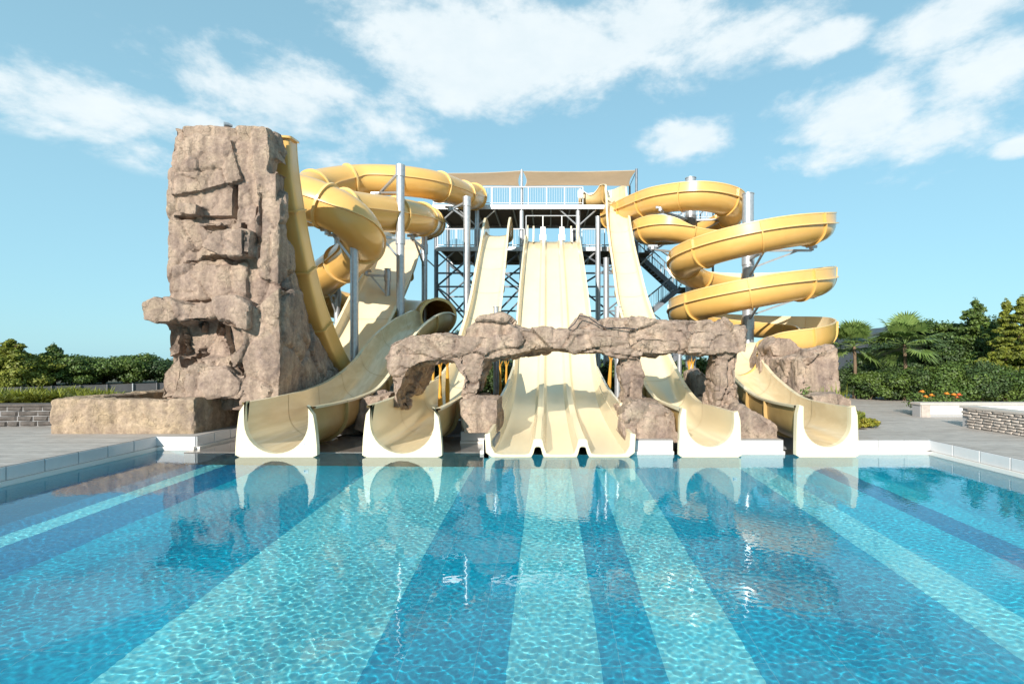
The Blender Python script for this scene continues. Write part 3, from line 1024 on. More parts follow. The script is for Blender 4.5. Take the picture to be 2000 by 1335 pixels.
# --- closed tubes
TY = [M['yellow'], M['yellow_edge']]
tb = empty('tube_slide', (-4.4, 20.5, DZ), 'lower yellow enclosed tube slide looping past the rock tower into the leftmost open slide', 'tube slide')
ptsB = [(842, 436, 26.2), (834, 432, 23.8), (812, 426, 21.2), (772, 420, 19.8), (700, 412, 18.3), (640, 405, 17.3), (575, 403, 17.6), (516, 398, 17.3), (508, 388, 16.4), (552, 380, 15.8), (600, 388, 15.7), (640, 404, 15.65),
        (680, 425, 15.8), (706, 454, 16.4), (704, 485, 17.5), (680, 508, 18.5), (648, 530, 19.5), (620, 552, 20.7), (613, 572, 22.1), (645, 590, 23.4), (700, 604, 24.0), (760, 610, 24.0),
        (820, 615, 23.4), (850, 617, 22.0), (856, 617, 20.5)]
tube(tb, [tuple(P(*p)) for p in ptsB], .66, 2.2, TY)
ta = empty('tube_slide', (-3.9, 27, DZ), 'upper yellow enclosed tube slide arching high from the left end of the upper platform', 'tube slide')
ptsA = [(926, 384, 28.2), (908, 382, 26.6), (878, 371, 25.0), (842, 361, 23.8), (780, 353, 23.0), (700, 352, 22.6), (640, 360, 21.5), (590, 376, 20), (540, 400, 18.8), (490, 430, 18), (440, 470, 18),
        (410, 515, 18.8), (430, 560, 20.2), (480, 600, 20.4), (500, 640, 19), (460, 675, 18)]
tube(ta, [tuple(P(*p)) for p in ptsA], .66, 2.0, TY)

# ------------------------------------------------------------------ masts and brackets
def mast(u, v, Y, d, label, arms=()):
    p = P(u, v, Y)
    t = empty('steel_mast', (p.x, p.y, DZ - .03), label, 'steel post', 'round galvanised posts carrying the slides')
    mb = MB(); n = 24
    mb.bar((p.x, p.y, DZ - .03), (p.x, p.y, p.z), d / 2, n=n)
    mb.build('pole', M['galv'], t, smooth=True)
    mb = MB(); mb.bar((p.x, p.y, p.z), (p.x, p.y, p.z + .03), d / 2 + .02, n=n)
    mb.build('cap_plate', M['galv'], t)
    for a in arms:
        q = P(*a[:3]); z = q.z
        mb = MB()
        st = Vector((p.x, p.y, a[3] if len(a) > 3 else z))
        mb.bar(st, q, .09)
        mb.bar(Vector((p.x, p.y, st.z - .8)), st.lerp(q, .8), .07)
        mb.bar(q, q + Vector((0, 0, .16)), .10, n=8)
        mb.bar(q + Vector((-.22, 0, .16)), q + Vector((.22, 0, .16)), .10)
        mb.build('bracket', M['galv'], t)
        mb = MB(); mb.bar(Vector((p.x, p.y, st.z - .22)), Vector((p.x, p.y, st.z + .22)), d / 2 + .025, n=n)
        mb.build('collar', M['galv'], t)
    return t


mast(782, 331, 19.2, .30, 'tallest left-hand steel post, crossing in front of both yellow tubes', [(735, 462, 18.9), (735, 385, 22.3)])
mast(692, 470, 16.2, .25, 'steel post whose top ends right under the near bend of the yellow tube', [(640, 458, 15.8)])
mast(757, 526, 20.6, .22, 'short steel post standing before the broad cream chute', [(715, 537, 20.4)])
mast(829, 462, 23.0, .26, 'steel post at the left edge of the platform frame, beside the tube bend', [(806, 468, 21.2)])
mast(912, 400, 23.6, .32, 'steel post under the high end of the upper tube, left of the narrow cream slide', [(878, 411, 25.0)])
mast(659, 452, 21.0, .25, 'steel post half hidden behind the lower tube bends, nearest the yellow wall', [(640, 575, 20.4)])
mast(633, 566, 24.5, .2, 'thin steel post peeping out behind the foot of the yellow wall')
mast(1168, 424, 27.0, .27, 'steel post under the start of the steep cream slide')
mast(1184, 505, 24.0, .27, 'steel post leaning close along the left edge of the steep cream slide')
mast(1207, 600, 19.5, .26, 'steel post under the right end of the rock bridge opening')
mast(969, 600, 18.6, .2, 'steel post seen through the rock arch left of the triple slide')
mast(1461, 380, 21.5, .46, 'thick steel mast in the middle of the big spiral',
     [(1585, 489, 21.5), (1500, 487, 19.4), (1590, 581, 21.6), (1500, 579, 19.4), (1385, 560, 23.5), (1400, 640, 24)])
mast(1349, 349, 25.2, .50, 'thick steel mast in the middle of the upper spiral loop',
     [(1290, 412, 23.6), (1430, 428, 25.0), (1275, 487, 24.2)])
mast(1327, 660, 24.0, .2, 'thin steel post seen below the right half of the rock bridge')

# ------------------------------------------------------------------ platform tower
YF, YB = 28.5, 32.3
ZU, ZL = 10.4, 8.08
def xa(u, Y=YF): return (u - CX) * Y / F
tw = empty('platform_tower', (0, 30, DZ - .03), 'steel frame tower with two platforms, white railings and zigzag stairs behind the slides', 'tower')
cols_f = [xa(852), xa(932), xa(1019), xa(1129), xa(1243)]
cols_b = [xa(875, YB), xa(948, YB), xa(1025, YB), xa(1121, YB), xa(1222, YB)]
for i, x in enumerate(cols_f):
    mb = MB(); top = {0: ZU, 1: ZU + .0, 2: 12.4, 3: ZU, 4: 12.45}[i]
    w = .2 if i in (0, 4) else .22
    mb.bar((x, YF, DZ - .03), (x, YF, ZU - .2), w / 2 + .02, n=12)
    if top > ZU: mb.bar((x, YF, ZU - .2), (x, YF, top), .07, n=10)
    mb.build('column', M['galv'] if i in (1, 2, 3) else M['steel_dark'], tw, smooth=True)
for x in cols_b:
    mb = MB(); mb.bar((x, YB, DZ - .03), (x, YB, ZU - .2), .11, n=10)
    mb.build('column', M['steel_dark'], tw, smooth=True)
def platform(x0, x1, z, gaps, rails):
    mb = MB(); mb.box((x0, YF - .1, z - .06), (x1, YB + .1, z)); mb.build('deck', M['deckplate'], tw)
    for yy in (YF - .16, YB + .16):
        mb = MB(); mb.box((x0 - .05, yy - .05, z - .24), (x1 + .05, yy + .05, z - .0)); mb.build('edge_beam', M['galv'], tw)
    k = 0; x = x0 + .2
    while x < x1:
        mb = MB(); mb.box((x - .04, YF - .1, z - .22), (x + .04, YB + .1, z - .06)); mb.build('joist', M['galv'], tw); x += 1.05
def railing(p, q, h=0.98, post=1.0, m=None, sub=tw):
    p, q = Vector(p), Vector(q); L = (q - p).length; m = m or M['white_rail']
    mb = MB(); up = Vector((0, 0, h))
    mb.bar(p + up, q + up, .055); mb.bar(p + Vector((0, 0, .1)), q + Vector((0, 0, .1)), .035)
    n = max(1, round(L / post))
    for k in range(n + 1):
        a = p.lerp(q, k / n); mb.bar(a, a + up, .05)
    r = mb.build('railing', m, sub)
    mb = MB(); n = max(1, int(L / .13))
    for k in range(1, n):
        a = p.lerp(q, k / n); mb.bar(a + Vector((0, 0, .1)), a + up, .012)
    mb.build('balusters', m, r, kind='stuff')
    return r
platform(xa(848), xa(1292), ZU, [], [])
platform(xa(855), xa(1240), ZL, [], [])
yy = YF - .16
railing((xa(926), yy, ZU), (xa(1138), yy, ZU)); railing((xa(848), yy, ZU), (xa(880), yy, ZU))
railing((xa(1142), YF + 1.0, ZU), (xa(1172), YF + 1.0, ZU)); railing((xa(1180), YF + 1.4, ZU), (xa(1212), YF + 1.4, ZU))
railing((xa(926), YB, ZU), (xa(1260), YB, ZU))
railing((xa(856), yy, ZL), (xa(928), yy, ZL)); railing((xa(1002), yy, ZL), (xa(1024), yy, ZL)); railing((xa(1118), yy, ZL), (xa(1128), yy, ZL))
railing((xa(1136), yy, ZL), (xa(1180), yy, ZL)); railing((xa(860), YB, ZL), (xa(1230), YB, ZL)); railing((xa(938), yy, ZL), (xa(944), yy, ZL))
for u in (1133, 1190):      # white notices on the upper railing
    p = P(u, 379, YF - .25)
    mb = MB(); mb.box((p.x - .13, p.y - .03, p.z - .2), (p.x + .13, p.y, p.z + .2)); s_ = mb.build('notice_board', M['panel_white'], tw)
# frame levels
for z in (3.3, 5.9, 6.65, 4.55):
    for i in range(4):
        mb = MB()
        mb.bar((cols_f[i], YF, z), (cols_f[i + 1], YF, z), .09); mb.build('beam', M['steel_dark'], tw)
    for i in range(5):
        if z in (3.3, 5.9):
            mb = MB(); mb.bar((cols_f[i], YF, z), (cols_b[i], YB, z), .08); mb.build('beam', M['steel_dark'], tw)
    if z in (3.3, 5.9):
        for i in range(4):
            mb = MB(); mb.bar((cols_b[i], YB, z - .1), (cols_b[i + 1], YB, z - .1), .08); mb.build('beam', M['steel_dark'], tw)
for (za, zb) in ((.6, 3.3), (3.3, 5.9), (5.9, ZL - .2)):
    for i, (xs, yy2) in enumerate([(cols_f, YF), (cols_b, YB)]):
        for j in range(4):
            if (j == 3 and yy2 == YB): continue
            for fl in (0, 1):
                mb = MB(); off = .05 * fl
                mb.bar((xs[j], yy2 + off, za if fl else zb), (xs[j + 1], yy2 + off, zb if fl else za), .055, n=6)
                mb.build('brace', M['steel_dark'], tw)
for i in (0, 1, 3, 4):       # knee braces under the two decks
    for z in (ZU, ZL):
        for sx in (-1, 1):
            mb = MB(); mb.bar((cols_f[i], YF - .02, z - 1.15), (cols_f[i] + sx * 1.0, YF - .02, z - .24), .045, n=6)
            mb.build('brace', M['galv'], tw)
# stairs at the right end, zigzag down
def flight(a, b, w=1.0):
    a, b = Vector(a), Vector(b)
    for s in (0, w):
        o = Vector((0, s, 0))
        mb = MB(); mb.bar(a + o, b + o, .05, .24); mb.build('stringer', M['steel_dark'], tw)
        railing(a + o + Vector((0, 0, .1)), b + o + Vector((0, 0, .1)), h=.95, post=1.2, m=M['white_rail'] if s == w else M['steel_dark'])
    n = 12
    mb = MB()
    for k in range(n + 1):
        c = a.lerp(b, k / n); mb.box((c.x - .13, c.y + .03, c.z - .02), (c.x + .13, c.y + w - .03, c.z + .02))
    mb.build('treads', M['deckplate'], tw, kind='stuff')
YS = 30.0
flight((xa(1290, YS), YS, ZU - .1), (xa(1318, YS + 1.3), YS + .0, ZU - .9)) if False else None
x_l, x_r = xa(1256, YS), xa(1330, YS)
x_q = xa(1386, YS)
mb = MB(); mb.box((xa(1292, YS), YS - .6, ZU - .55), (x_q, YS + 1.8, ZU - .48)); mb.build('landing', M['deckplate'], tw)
railing((xa(1300, YS), YS - .6, ZU - .48), (x_q, YS - .6, ZU - .48)); railing((x_q, YS - .6, ZU - .48), (x_q, YS + 1.8, ZU - .48)); railing((xa(1300, YS), YS + 1.8, ZU - .48), (x_q, YS + 1.8, ZU - .48))
flight((x_q - .9, YS + .1, ZU - .6), (x_l + .3, YS + .1, ZL + .15))
mb = MB(); mb.box((x_l - .9, YS - .2, ZL - .06), (x_l + .4, YS + 2.2, ZL)); mb.build('landing', M['deckplate'], tw)
flight((x_l, YS + 1.0, ZL), (x_r, YS + 1.0, 6.05))
mb = MB(); mb.box((x_r - .1, YS - .2, 5.98), (x_r + 1.1, YS + 2.2, 6.05)); mb.build('landing', M['deckplate'], tw)
flight((x_r, YS, 6.05), (x_l, YS, 4.2))
mb = MB(); mb.box((x_l - 1.0, YS - .2, 4.13), (x_l + .1, YS + 2.2, 4.2)); mb.build('landing', M['deckplate'], tw)
flight((x_l, YS + 1.0, 4.2), (x_r + .2, YS + 1.0, 2.3))
mb = MB(); mb.box((x_r + .1, YS - .2, 2.23), (x_r + 1.2, YS + 2.2, 2.3)); mb.build('landing', M['deckplate'], tw)
flight((x_r + .2, YS, 2.3), (x_l, YS, .4))
for (x, y, z) in ((x_q, YS - .6, ZU - .5), (x_q, YS + 1.8, ZU - .5), (x_r + 1.1, YS + 2.2, 6.0), (x_l - .9, YS + 2.2, ZL), (x_l - .9, YS - .2, ZL)):
    mb = MB(); mb.bar((x, y, DZ - .03), (x, y, z), .07, n=8); mb.build('column', M['steel_dark'], tw, smooth=True)
# shade sails
def sail(corners, label, sag=.35):
    c = [Vector(x) for x in corners]     # front-left, front-right, back-right, back-left
    n = 14; vs, fs = [], []
    for th in (0, -.02):
        for i in range(n + 1):
            for j in range(n + 1):
                a, b = i / n, j / n
                ax = a + (0.5 - a) * 0.05 * math.sin(b * math.pi); bx = b + (0.5 - b) * 0.10 * math.sin(a * math.pi)
                p = c[0].lerp(c[1], ax).lerp(c[3].lerp(c[2], ax), bx)
                p.z -= sag * math.sin(a * math.pi) * .25 * math.sin(b * math.pi) + .05 * math.sin(b * math.pi) - th
                vs.append(p)
    m = (n + 1) ** 2
    for k in (0, 1):
        for i in range(n):
            for j in range(n):
                q_ = [k * m + i * (n + 1) + j, k * m + (i + 1) * (n + 1) + j, k * m + (i + 1) * (n + 1) + j + 1, k * m + i * (n + 1) + j + 1]
                fs.append(tuple(q_ if k == 0 else q_[::-1]))
    o = link('shade_sail', mesh(vs, fs, M['sail'], smooth=True))
    return tag(o, label, 'awning', 'sand-coloured shade sails over the upper platform')
sail([P(868, 338, YF), P(1018, 333, YF), P(1014, 363, YB), P(905, 363, YB)], 'left sand-coloured shade sail, its end behind the upper yellow tube')
sail([P(1021, 334, YF), P(1243, 332, YF), P(1230, 363, YB), P(1025, 363, YB)], 'right sand-coloured shade sail stretched above the steep cream slide start')
mb = MB(); a = P(1230, 363, YB)
mb.bar((a.x, YB, ZU), a, .06, n=8); mb.bar(P(1243, 334, YF), a, .02, n=6); mb.build('sail_post', M['steel_dark'], tw)
for u in (905, 1020):
    a = P(u, 363, YB); mb = MB(); mb.bar((a.x, YB, ZU), a, .06, n=8); mb.build('sail_post', M['steel_dark'], tw)
# orange board by the lower platform
bp_ = P(838, 452, 25.2)
mb = MB(); mb.bar(bp_ + Vector((-.12, 0, -.22)), bp_ + Vector((.16, 0, .2)), .16, .06)
ob = empty('signal_board', bp_, 'small orange board tilted beside the left end of the lower platform', 'board')
mb.build('board', M['orange'], ob)
mb = MB(); mb.bar(bp_ + Vector((-.25, .02, -1.0)), bp_ + Vector((-.2, .02, .1)), .05, .05); mb.bar(bp_ + Vector((-.3, .03, -.15)), bp_ + Vector((-.05, .03, -.3)), .12, .05)
mb.build('holder', M['black'], ob)

# ------------------------------------------------------------------ rockwork
def cell(p, scale, seed, stretch=(1, 1, 1)):
    q = p / scale * np.array(stretch)
    base = np.floor(q).astype(np.int64)
    best = np.full(len(q), 1e9); sec = np.full(len(q), 1e9)
    cid = np.zeros((len(q), 3), np.int64); cc = np.zeros((len(q), 3))
    def h(i, k):
        x = (i[:, 0] * 73856093) ^ (i[:, 1] * 19349663) ^ (i[:, 2] * 83492791) ^ ((seed * 7 + k) * 2654435)
        x = (x ^ (x >> 13)) * 1274126177 & 0x7fffffff
        x = (x ^ (x >> 11)) * 1103515245 & 0x7fffffff
        return (x & 0xffffff) / float(0x1000000)
    for dx in (-1, 0, 1):
        for dy in (-1, 0, 1):
            for dz in (-1, 0, 1):
                i = base + np.array([dx, dy, dz])
                c = i + np.stack([h(i, 1), h(i, 2), h(i, 3)], 1)
                d = np.linalg.norm(q - c, axis=1)
                upd = d < best
                sec = np.where(upd, best, np.minimum(sec, d))
                best = np.where(upd, d, best)
                cid[upd] = i[upd]; cc[upd] = c[upd]
    return best, sec, (q - cc), [h(cid, k) for k in (4, 5, 6, 7)]


def rock_disp(p, nrm, seed, big=.9, amp=.12, small=.4, samp=.03, stretch=(1, 1, .62), warp=.16):
    w = np.array([mnoise.noise_vector(Vector(x) * 1.3 + Vector((seed * 3.1, 0, 0))) for x in p])
    pw = p + w * warp
    d = np.zeros(len(p))
    for sc_, am, sd_ in ((big, amp, seed), (small, samp, seed + 11), (small * .45, samp * .4, seed + 23)):
        f1, f2, loc, r = cell(pw, sc_, sd_, stretch)
        tl = np.stack([r[1] - .5, r[2] - .5, r[3] - .5], 1) * 2.2
        d += am * ((r[0] - .5) * 1.2 + np.clip((tl * loc).sum(1), -1, 1) * .9)
        d -= am * .5 * np.exp(-((f2 - f1) / .05) ** 2)
    fine = np.array([mnoise.fractal(Vector(x) * 3.0, 0.8, 2.0, 4) for x in p])
    return d + fine * .010


def prism(mb, poly, Yf, Yb, grow=0.0, dz=0.0):
    """px outline at depth Yf, pushed straight back to Yb"""
    pts = [P(u, v, Yf) for u, v in poly]
    c = sum(pts, Vector()) / len(pts)
    n = len(pts)
    back = [Vector((c.x + (p.x - c.x) * (1 + grow), Yb, c.z + (p.z - c.z) * (1 + grow))) for p in pts]
    tri = tessellate_polygon([pts])
    mb.add(pts + back, [tuple(t) for t in tri] + [tuple(n + i for i in reversed(t)) for t in tri] +
           [(i, (i + 1) % n, n + (i + 1) % n, n + i) for i in range(n)])


def rock(name, blocks, seed, label, cat='rock', group=None, vox=.05, m=None, carve=(), flat=None, **kw):
    mb = MB()
    for b in blocks:
        if len(b) == 4 and isinstance(b[3], tuple):      # wedge whose far right edge follows the flume behind it
            n0 = len(mb.v)
            prism(mb, *b[:3])
            for idx, v in ((n0 + 5, b[3][0]), (n0 + 6, b[3][1])):
                q = P(edge(v), v, edgeY(v)); mb.v[idx] = Vector((q.x, q.y, mb.v[idx].z))
            continue
        prism(mb, *b)
    me = mesh(mb.v, mb.f, m or M['rock'])
    bm = bmesh.new(); bm.from_mesh(me)
    # each block is its own island: make it consistently outward
    bmesh.ops.recalc_face_normals(bm, faces=bm.faces[:])
    bm.to_mesh(me); bm.free()
    o = bpy.data.objects.new('tmp', me); COL.objects.link(o)
    md = o.modifiers.new('r', 'REMESH'); md.mode = 'VOXEL'; md.voxel_size = vox; md.use_smooth_shade = True
    ms = o.modifiers.new('s', 'SMOOTH'); ms.iterations = 1; ms.factor = .5
    dg = bpy.context.evaluated_depsgraph_get()
    ev = o.evaluated_get(dg)
    em = bpy.data.meshes.new_from_object(ev)
    bpy.data.objects.remove(o)
    n = len(em.vertices)
    co = np.empty(n * 3); em.vertices.foreach_get('co', co); co = co.reshape(-1, 3)
    nr = np.empty(n * 3); em.vertices.foreach_get('normal', nr); nr = nr.reshape(-1, 3)
    for (poly_c, depth) in carve:       # hollows: ellipse (u, v, ru, rv) pushed back by depth metres
        cu, cv, ru, rv = poly_c
        U = CX + co[:, 0] / co[:, 1] * F; V = HY - (co[:, 2] - CZ) / co[:, 1] * F
        e = np.abs((U - cu) / ru) ** 2.5 + np.abs((V - cv) / rv) ** 2.5
        k = np.clip(1.25 - e, 0, 1) ** .35 * (nr[:, 1] < -.2)
        co[:, 1] += k * depth
    d = rock_disp(co, nr, seed, **kw)
    base = np.clip((co[:, 2] - DZ) / .15, 0, 1) if flat is None else 1
    co = co + nr * (d * base)[:, None]
    em.vertices.foreach_set('co', co.ravel())
    em.polygons.foreach_set('use_smooth', np.ones(len(em.polygons), bool))
    em.set_sharp_from_angle(angle=math.radians(32))
    em.materials.clear(); em.materials.append(m or M['rock'])
    em.update()
    r = link(name, em)
    return tag(r, label, cat, group)


# rock tower (leans back as it goes up, flares at the foot)
T = 12.0
tower = []
bands = [(246, 300, 12.55), (290, 380, 12.85), (370, 460, 13.35), (450, 540, 13.95), (530, 620, 14.75), (610, 700, 15.7), (690, 800, 16.6)]
left = {246: 338, 290: 333, 300: 334, 370: 329, 380: 330, 450: 327, 460: 328, 530: 331, 540: 330, 610: 328, 620: 330, 690: 336, 700: 334, 800: 318}
right = {246: 523, 290: 530, 300: 532, 370: 540, 380: 541, 450: 543, 460: 544, 530: 545, 540: 545, 610: 546, 620: 546, 690: 546, 700: 546, 800: 552}
for v0, v1, yb in bands:
    tower.append(([(left[v0], v0), (right[v0], v0), (right[v1], v1), (left[v1], v1)], T, yb, (v0, v1)))
edge = lambda v: float(np.interp(v, [246, 300, 400, 500, 590, 640, 700, 800], [524, 533, 552, 571, 600, 620, 652, 705]))
edgeY = lambda v: float(np.interp(v, [246, 300, 400, 500, 590, 640, 700, 800], [12.5, 12.65, 13.05, 13.6, 14.25, 14.8, 15.5, 16.9]))
tower += [([(385, 445), (478, 447), (480, 495), (430, 498), (392, 480)], 11.5, 12.3),          # jutting ledge
          ([(347, 398), (384, 396), (383, 420), (350, 416)], 11.7, 12.3),
          ([(383, 432), (432, 430), (432, 441), (385, 444)], 11.75, 12.3),
          ([(488, 250), (522, 245), (528, 300), (518, 345), (492, 340)], 11.82, 12.3),
          ([(495, 345), (540, 330), (545, 560), (505, 540)], 11.82, 12.3),
          ([(520, 250), (526, 248), (540, 296), (544, 312), (528, 308)], 12.0, 12.5),
          ([(276, 590), (300, 579), (345, 590), (352, 612), (330, 628), (300, 630), (278, 622)], 11.35, 12.5),   # shelf, left knob
          ([(330, 596), (425, 592), (430, 612), (400, 622), (335, 626)], 11.4, 12.5),
          ([(418, 584), (455, 580), (482, 598), (480, 640), (440, 630), (420, 612)], 11.3, 12.5),
          ([(440, 615), (482, 600), (478, 690), (455, 720), (440, 660)], 11.5, 12.5),
          ([(352, 622), (378, 622), (392, 660), (372, 705), (352, 700), (362, 660)], 11.8, 12.5),
          ([(395, 622), (425, 618), (418, 655), (398, 690), (388, 680)], 11.74, 12.5),
          ([(326, 628), (350, 622), (348, 690), (328, 700)], 11.85, 12.5),
          ([(430, 640), (455, 700), (430, 730), (395, 700)], 11.7, 12.5),
          ([(338, 520), (420, 505), (480, 512), (478, 585), (340, 585)], 11.86, 12.3),
          ([(333, 300), (378, 262), (450, 270), (470, 350), (400, 370), (336, 380)], 11.88, 12.3),
          ([(315, 730), (350, 690), (360, 770), (312, 780)], 11.7, 12.6),
          ([(345, 715), (440, 715), (470, 745), (465, 776), (330, 778)], 11.45, 12.6),
          ([(478, 620), (545, 560), (548, 700), (545, 790), (470, 790), (472, 700)], 11.55, 12.6),
          ([(520, 440), (548, 470), (552, 520), (530, 540)], 12.0, 12.7)]
carve = [((459, 396, 6, 38), .32), ((479, 470, 7, 30), .35), ((435, 508, 38, 9), .22), ((382, 520, 20, 10), .1), ((400, 660, 68, 36), .28), ((362, 424, 18, 4), .2), ((506, 440, 3, 60), .15), ((425, 425, 30, 4), .12)]
rt = rock('rock_tower', tower, 3, 'tall square artificial rock tower on the left with a jutting shelf of stone', 'rock tower', vox=.038, carve=carve, big=1.05, amp=.075, small=.45, samp=.027)

# spotlight on the tower top
sp = empty('spotlight', P(444, 246, 12.1), 'tiny round spotlight perched on top of the rock tower', 'spotlight')
a = P(446, 248, 12.1)
mb = MB(); mb.taper([a + Vector((-.07, -.06, .04)), a + Vector((.0, 0, .05)), a + Vector((.07, .05, .04))], [.055, .05, .03], 12); mb.build('lamp_head', M['galv'], sp, smooth=True)
mb = MB(); mb.bar(a + Vector((0, 0, -.08)), a + Vector((0, 0, .05)), .03); mb.build('bracket', M['steel_dark'], sp)

# planter at its foot
def box_block(x0, x1, y0, y1, z0, z1):
    def px(x, z, y): return (CX + x * F / y, HY - (z - CZ) * F / y)
    return ([px(x0, z0, y0), px(x1, z0, y0), px(x1, z1, y0), px(x0, z1, y0)], y0, y1)
rock('rock_planter', [box_block(-10.72, -7.62, 11.03, 11.35, .22, 1.04), box_block(-8.0, -7.62, 11.1, 13.1, .22, 1.05), box_block(-10.72, -10.4, 11.1, 14.6, .22, 1.04),
                      box_block(-10.5, -7.9, 14.2, 14.5, .22, 1.15), box_block(-9.4, -7.9, 11.3, 14.0, .22, .9), box_block(-8.4, -7.9, 11.3, 12.5, .3, 1.05)], 21,
     'long low block of warm tan artificial rock edging the planter before the rock tower', 'planter', vox=.05, m=M['rock_warm'], big=.9, amp=.03, small=.3, samp=.022)
mb = MB(); mb.box((-10.45, 11.3, .3), (-9.3, 14.3, .78)); sb_ = mb.build('planter_soil', M['soil']); tag(sb_, kind='structure')
rock('boulder', [([(482, 775), (530, 768), (575, 780), (600, 800), (600, 838), (490, 838)], 12.5, 14.0)], 5, 'low boulder wedged between the rock tower and the leftmost slide', group='boulders round the slides', amp=.1)

# rock bridge across the slides
B = 11.3
bridge = [([(762, 672), (790, 655), (850, 648), (905, 656), (948, 690), (940, 716), (900, 712), (880, 706), (830, 708), (802, 716), (790, 742), (760, 745), (752, 705)], B, 12.4),
          ([(752, 700), (800, 705), (795, 735), (775, 770), (782, 800), (752, 798), (768, 770), (756, 735)], B + .05, 12.2),
          ([(884, 690), (950, 680), (948, 720), (930, 768), (908, 785), (896, 775), (902, 735), (888, 715)], B - .1, 12.3),
          ([(905, 640), (930, 622), (985, 614), (1006, 634), (1005, 664), (960, 690), (905, 668)], B + .1, 12.9),
          ([(890, 655), (960, 655), (1010, 650), (1020, 690), (960, 704), (900, 700)], B - .05, 12.6),
          ([(1000, 636), (1120, 648), (1190, 650), (1240, 660), (1240, 694), (1150, 690), (1060, 686), (1000, 692)], B, 12.7),
          ([(1112, 645), (1135, 613), (1165, 624), (1182, 655), (1130, 668)], B + .12, 12.5),
          ([(1150, 660), (1240, 664), (1250, 704), (1225, 704), (1180, 694)], B - .1, 12.6),
          ([(1185, 622), (1240, 619), (1300, 627), (1392, 625), (1420, 644), (1456, 636), (1457, 686), (1385, 690), (1330, 690), (1265, 692), (1225, 700), (1190, 660)], B, 12.8),
          ([(1240, 655), (1330, 660), (1340, 692), (1285, 697), (1245, 690)], B - .18, 12.4),
          ([(1335, 645), (1455, 640), (1457, 690), (1345, 688)], B - .12, 12.4),
          ([(1388, 646), (1412, 618), (1432, 630), (1450, 650), (1400, 662)], B + .05, 12.3),
          ([(1212, 690), (1252, 695), (1260, 740), (1258, 775), (1285, 806), (1212, 806), (1222, 765), (1208, 720)], B + .02, 12.2),
          ([(1404, 688), (1448, 686), (1442, 728), (1448, 770), (1452, 800), (1396, 800), (1400, 745), (1402, 690)], B + .05, 12.2),
                    ([(790, 700), (835, 700), (820, 745), (800, 775), (788, 770)], 12.2, 13.4)]
rock('rock_bridge', bridge, 9, 'rugged artificial rock bridge spanning the slides on four crooked pillars', 'rock bridge', vox=.034, big=.75, amp=.10, small=.34, samp=.04, stretch=(.7, 1, 1))
rock('boulder', [([(896, 782), (930, 776), (972, 778), (974, 846), (905, 846), (898, 810)], 11.05, 12.2)], 31, 'squarish boulder at the pool edge directly left of the triple slide', group='boulders round the slides', amp=.05, samp=.03, big=.8)
rock('boulder', [([(1216, 800), (1235, 778), (1290, 790), (1318, 806), (1328, 866), (1222, 866)], 10.42, 11.9)], 37, 'wide boulder at the pool edge between the triple slide and the steep slide', group='boulders round the slides', amp=.07, samp=.035, big=.8)
rock('boulder', [([(1440, 806), (1456, 790), (1476, 806), (1515, 834), (1524, 866), (1444, 866)], 10.42, 11.3)], 41,
     'wide boulder at the pool edge between the two right-hand mouths', group='boulders round the slides', amp=.07, samp=.035, big=.8)
rock('boulder', [([(705, 775), (760, 768), (768, 820), (720, 850), (690, 838)], 12.42, 13.9), ([(655, 800), (700, 785), (705, 848), (660, 850)], 12.9, 14)], 43, 'shaded boulders behind the mouth of the leftmost slide', group='boulders round the slides', amp=.08)
rock('rock_outcrop', [([(1556, 700), (1592, 690), (1640, 676), (1643, 768), (1640, 812), (1560, 812)], 13.75, 16.2),
                      ([(1506, 690), (1520, 672), (1560, 690), (1640, 690), (1640, 800), (1510, 800)], 15.4, 17.0),
                      ([(1482, 712), (1500, 668), (1530, 662), (1545, 690), (1545, 790), (1486, 780)], 17.2, 18.2)], 47,
     'large upright rock outcrop under the lowest turn of the spiral', 'rock', big=1.0, amp=.10, samp=.04)
rock('boulder', [([(1503, 676), (1520, 657), (1545, 660), (1564, 680), (1550, 698), (1510, 696)], 15.3, 16.3)], 53, 'rounded boulder balanced on top of the right-hand outcrop', group='boulders round the slides', amp=.06)
rock('boulder', [([(1585, 772), (1640, 768), (1664, 778), (1666, 805), (1600, 808)], 12.2, 13.4)], 59, 'low flat boulder behind the rightmost mouth, with grass growing over it', group='boulders round the slides', amp=.05)
rock('boulder', [([(1358, 728), (1372, 722), (1395, 740), (1402, 778), (1356, 780)], 15, 16.5)], 61, 'small boulder seen through the right-hand arch', group='boulders round the slides', amp=.08)
# garden beds under the slides
mb = MB()
for (x0, y0, x1, y1) in ((-7.0, 12.65, -6.12, 14.1), (-4.38, 12.65, -3.7, 14.1), (-1.93, 11.7, -1.2, 14.8), (1.68, 10.9, 2.48, 14.8), (3.84, 10.9, 4.68, 14.8), (6.52, 11.7, 7.3, 14.8),
                         (-7.0, 14.1, -1.2, 14.8), (2.48, 13.1, 3.84, 14.8), (4.68, 13.7, 6.52, 14.8), (-7.0, 14.8, 8.0, 17), (7.3, 13.2, 8.0, 14.8), (-7.0, 17, 9.3, 30)):
    mb.box((x0, y0, DZ - .02), (x1, y1, DZ + .006))
mb.build('garden_bed', M['soil'], kind='structure')


